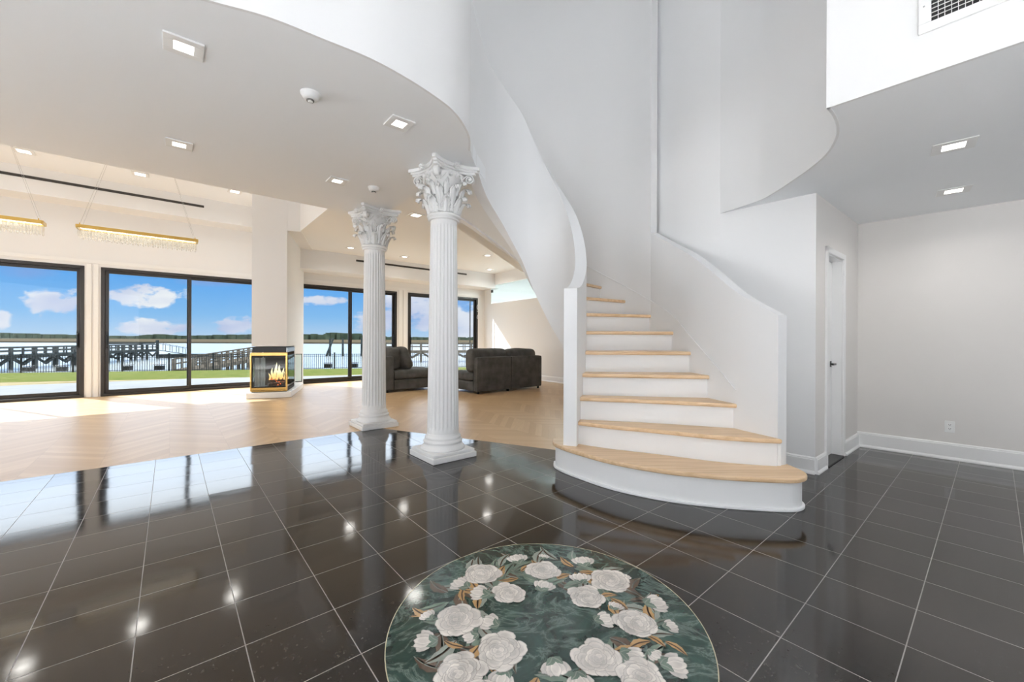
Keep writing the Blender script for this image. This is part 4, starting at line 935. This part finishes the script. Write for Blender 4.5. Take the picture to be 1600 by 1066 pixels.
mb = MB(); mb.box(-900, 900, 14, 1500, -2.05, -2.0); structure(mb.build('water', M['water']))
pe = [(-40, 8.2), (-24, 8.8), (-13.9, 10.9), (-10.6, 13.0), (-6.3, 14.4), (0, 17.0), (12, 24)]
mb = MB(); mb.prism([P2(W(-40, 11.92)), P2(W(20, 11.92)), (14, 26)] + list(reversed(pe)), -.30, -.12); structure(mb.build('patio', M['patio']))
fence_pts = [(-60, 20.5), (-33.6, 26.6), (-23.7, 29.3), (-14.0, 31.7), (-6, 33.5), (14, 38)]
edge2 = [(-60, 8.6), (-30, 10.2), (-17, 13.6), (-12, 15.2), (-6.3, 17.0), (14, 29)]
def strip(name, lo, hi, z0, z1, mat, kind):
    mb = MB(); n = 24
    def samp(pl):
        ds = [0]
        for a, b in zip(pl[:-1], pl[1:]): ds.append(ds[-1] + math.dist(a, b))
        out = []
        for i in range(n + 1):
            d = ds[-1] * i / n
            for k in range(len(pl) - 1):
                if d <= ds[k + 1] + 1e-6: t = (d - ds[k]) / (ds[k + 1] - ds[k]); out.append((pl[k][0] + (pl[k + 1][0] - pl[k][0]) * t, pl[k][1] + (pl[k + 1][1] - pl[k][1]) * t)); break
        return out
    A, B = samp(lo), samp(hi)
    rows = [[(a[0] + (b[0] - a[0]) * j / 5, a[1] + (b[1] - a[1]) * j / 5, z0 + (z1 - z0) * j / 5) for a, b in zip(A, B)] for j in range(6)]
    rows.append([(b[0], b[1] + .3, -2.2) for b in B]); mb.grid(rows); return tag(mb.build(name, mat), kind='structure')
pe2 = [(-60, 7.0), (-24, 8.8), (-13.9, 10.9), (-10.6, 13.0), (-6.3, 14.4), (14, 26)]
o = strip('ground_bank', pe2, edge2, -.14, -.32, M['sand'], 'structure')
o = strip('ground_lawn', [(a, b - .2) for a, b in edge2], [(a, b + .6) for a, b in fence_pts], -.31, -1.2, M['grass'], 'structure')
# far shore
mb = MB(); mb.box(-900, 900, 240, 900, -1.99, -1.2); structure(mb.build('marsh', M['marsh']))
mb = MB(); rt = random.Random(11); mb.smooth = False
top = []
x = -1300
while x < 900:
    h = 6.0 + 2.5 * math.sin(x * .011) + rt.uniform(-1.2, 1.6) + (3.5 if -350 < x < -290 else 0) + (3 if -700 < x < -640 else 0); top.append((x, h)); x += rt.uniform(4, 9)
for (xa, ha), (xb, hb_) in zip(top[:-1], top[1:]):
    dd = rt.uniform(0, 14); mb.obox((xa, 760 + dd, -1.2), (xb - xa + 1, 0, 0), (0, 16, 0), (0, 0, (ha + hb_) / 2 + 1.2))
tag(mb.build('tree_line', M['trees']), 'low line of dark trees along the horizon beyond the marsh', 'trees', kind='stuff')
# iron fence along the lawn
fe = empty('iron_fence', (-20, 30, -1.25)); tag(fe, 'black iron picket fence along the lawn in front of the water', 'fence')
fp = [Vector((a, b, -1.2)) for a, b in fence_pts]
tot = [0]
for a, b in zip(fp[:-1], fp[1:]): tot.append(tot[-1] + (b - a).length)
def fat(d):
    for k in range(len(fp) - 1):
        if d <= tot[k + 1]: return fp[k].lerp(fp[k + 1], (d - tot[k]) / (tot[k + 1] - tot[k]))
    return fp[-1]
step = 2.75; d = 20.0
while d < tot[-1] - step - 6:
    a, b = fat(d), fat(d + step); mb = MB(); mb.bar(a, a + Vector((0, 0, 1.30)), .085); rel(mb, fe, 'fence_post', M['black'])
    mb = MB(); 
    for z in (.10, 1.02, 1.15): mb.bar(a + Vector((0, 0, z)), b + Vector((0, 0, z)), .035)
    for k in range(1, 19): p_ = a.lerp(b, k / 19); mb.bar(p_, p_ + Vector((0, 0, 1.22)), .022)
    rel(mb, fe, 'picket_panel', M['black']); d += step
# black boxes by the fence
for px, lab in ((40, 'small black box at the fence foot, leftmost seen through the left door'), (92, 'small black box at the fence foot beside the left door frame'), (195, 'small black box at the fence foot left of the open ramp'), (245.6, 'small black box at the fence foot under the floating dock'), (511, 'small black box at the fence foot right of the fireplace'), (552, 'small black box at the fence foot left of the far column')):
    p_ = on_z(px, 580 - px * .012, -1.15); mb = MB(); mb.box(-.28, .28, -.18, .18, 0, .30); mb.box(-.31, .31, -.2, .2, .36, .41)
    o = mb.build('ground_box', M['black'], bevel=.02); o.location = (p_.x, p_.y + .2, -1.2); tag(o, lab, 'box', 'black boxes along the fence')
# left pier
def pier(name, a, b, width, zd, zr, step, label, mat, brace=True, bottom=-2.6, cat='pier'):
    a, b = Vector(a), Vector(b); d = (b - a); L = d.length; d.normalize(); n = Vector((-d.y, d.x, 0)).normalized(); r = empty(name, (a.x, a.y, -2.05)); tag(r, label, cat)
    up = Vector((0, 0, 1)); nb = int(L / step)
    mb = MB()
    for e in (-1, 1): mb.bar(a + n * e * width / 2 - up * .12, b + n * e * width / 2 - up * .12, .12, .34)
    mb.bar(a + up * .03, b + up * .03, width, .06); rel(mb, r, 'deck', mat)
    for e in (-1, 1):
        mb = MB()
        for hh in (zr, zr * .55): mb.bar(a + n * e * width / 2 + up * hh, b + n * e * width / 2 + up * hh, .09, .12)
        rel(mb, r, 'handrail', mat)
        for i in range(nb + 1):
            p_ = a + d * (L * i / nb) + n * e * width / 2
            mb = MB(); mb.bar(Vector((p_.x, p_.y, bottom)), p_ + up * (zr if True else 0), .22 if i % 1 == 0 else .12); rel(mb, r, 'pile', mat)
            if i < nb:
                mb = MB(); m_ = a + d * (L * (i + .5) / nb) + n * e * width / 2; mb.bar(m_ , m_ + up * zr, .10); rel(mb, r, 'baluster', mat)
            if brace and i < nb:
                q_ = a + d * (L * (i + 1) / nb) + n * e * width / 2; mid = (p_ + q_) / 2
                mb = MB(); mb.bar(p_ - up * .2, mid - up * .95, .12, .2); mb.bar(mid - up * .95, q_ - up * .2, .12, .2); rel(mb, r, 'cross_brace', mat)
    return r
pier('timber_pier', (-47.6, 31.5, -.62), (-55.2, 62.0, -.62), 2.0, 0, .78, 2.6, 'dark timber pier with braced piles standing in the water at left', M['timber'])
r = empty('floating_dock', (-52, 63, -2.0)); tag(r, 'low floating dock at the end of the dark timber pier', 'dock')
mb = MB(); mb.obox((-56.5, 64.6, -2.0), (8.5, 1.4, 0), (-.4, 3, 0), (0, 0, .55)); rel(mb, r, 'pontoon', M['timber'], .05)
for x, y, h in ((-56.2, 64.4, 2.8), (-51.8, 65.3, 3.1)):
    mb = MB(); mb.bar((x, y, -2.6), (x, y, h - 2.0), .28); rel(mb, r, 'mooring_pile', M['timber'])
mb = MB(); mb.bar((-54.6, 62.8, -.72), (-52.4, 65.2, -1.42), .9, .10)
for e in (0, .8):
    mb.bar((-54.6, 62.8 + e, .3), (-52.4, 65.2 + e, -.5), .05)
    for k in range(5): t = k / 4; mb.bar((-54.6 + 2.2 * t, 62.8 + e + 2.4 * t, -.7 - .7 * t), (-54.6 + 2.2 * t, 62.8 + e + 2.4 * t, .3 - .8 * t), .05)
rel(mb, r, 'gangway', M['timber'])
# shelter on the pier
mb = MB(); mb.obox((-56.2, 55.6, .25), (2.6, 5.4, 0), (-.6, .5, 0), (0, 0, .25)); tag(mb.build('pier_bench', M['timber']), 'dark covered bench on top of the timber pier', 'bench')
# right walkway rising behind the chimney
pier('timber_walkway', (-27.9, 34.5, -1.55), (-27.4, 50.0, -.35), 1.6, 0, .95, 1.5, 'pale timber walkway with railings climbing away left of the chimney', M['paletimber'], brace=False, cat='walkway')
for px, y0_, y1_, lean, lab in ((515.6, 531, 575, 0, 'upright mooring pile behind the fence right of the fireplace'), (526, 531, 554, .9, 'leaning mooring pile in the water right of the fireplace'), (535.6, 526, 554, 0, 'tall upright mooring pile standing just right of the leaning one'), (565, 535, 560, 0, 'mooring pile close to the far column')):
    p_ = on_z(px, 556, -2.0); mb = MB(); mb.tube([(p_.x - lean, p_.y - lean * 3, -2.6), (p_.x + lean * .6, p_.y - lean * 3, 1.2)], [.22, .17], 8); tag(mb.build('mooring_pile', M['timber']), lab, 'pile', 'mooring piles')
pier('far_pier', (-17.5, 56, -.5), (-1.0, 60, -.5), 2.2, 0, 1.1, 2.4, 'grey pier seen through the farthest sliding door behind the sofas', M['paletimber'], cat='pier')
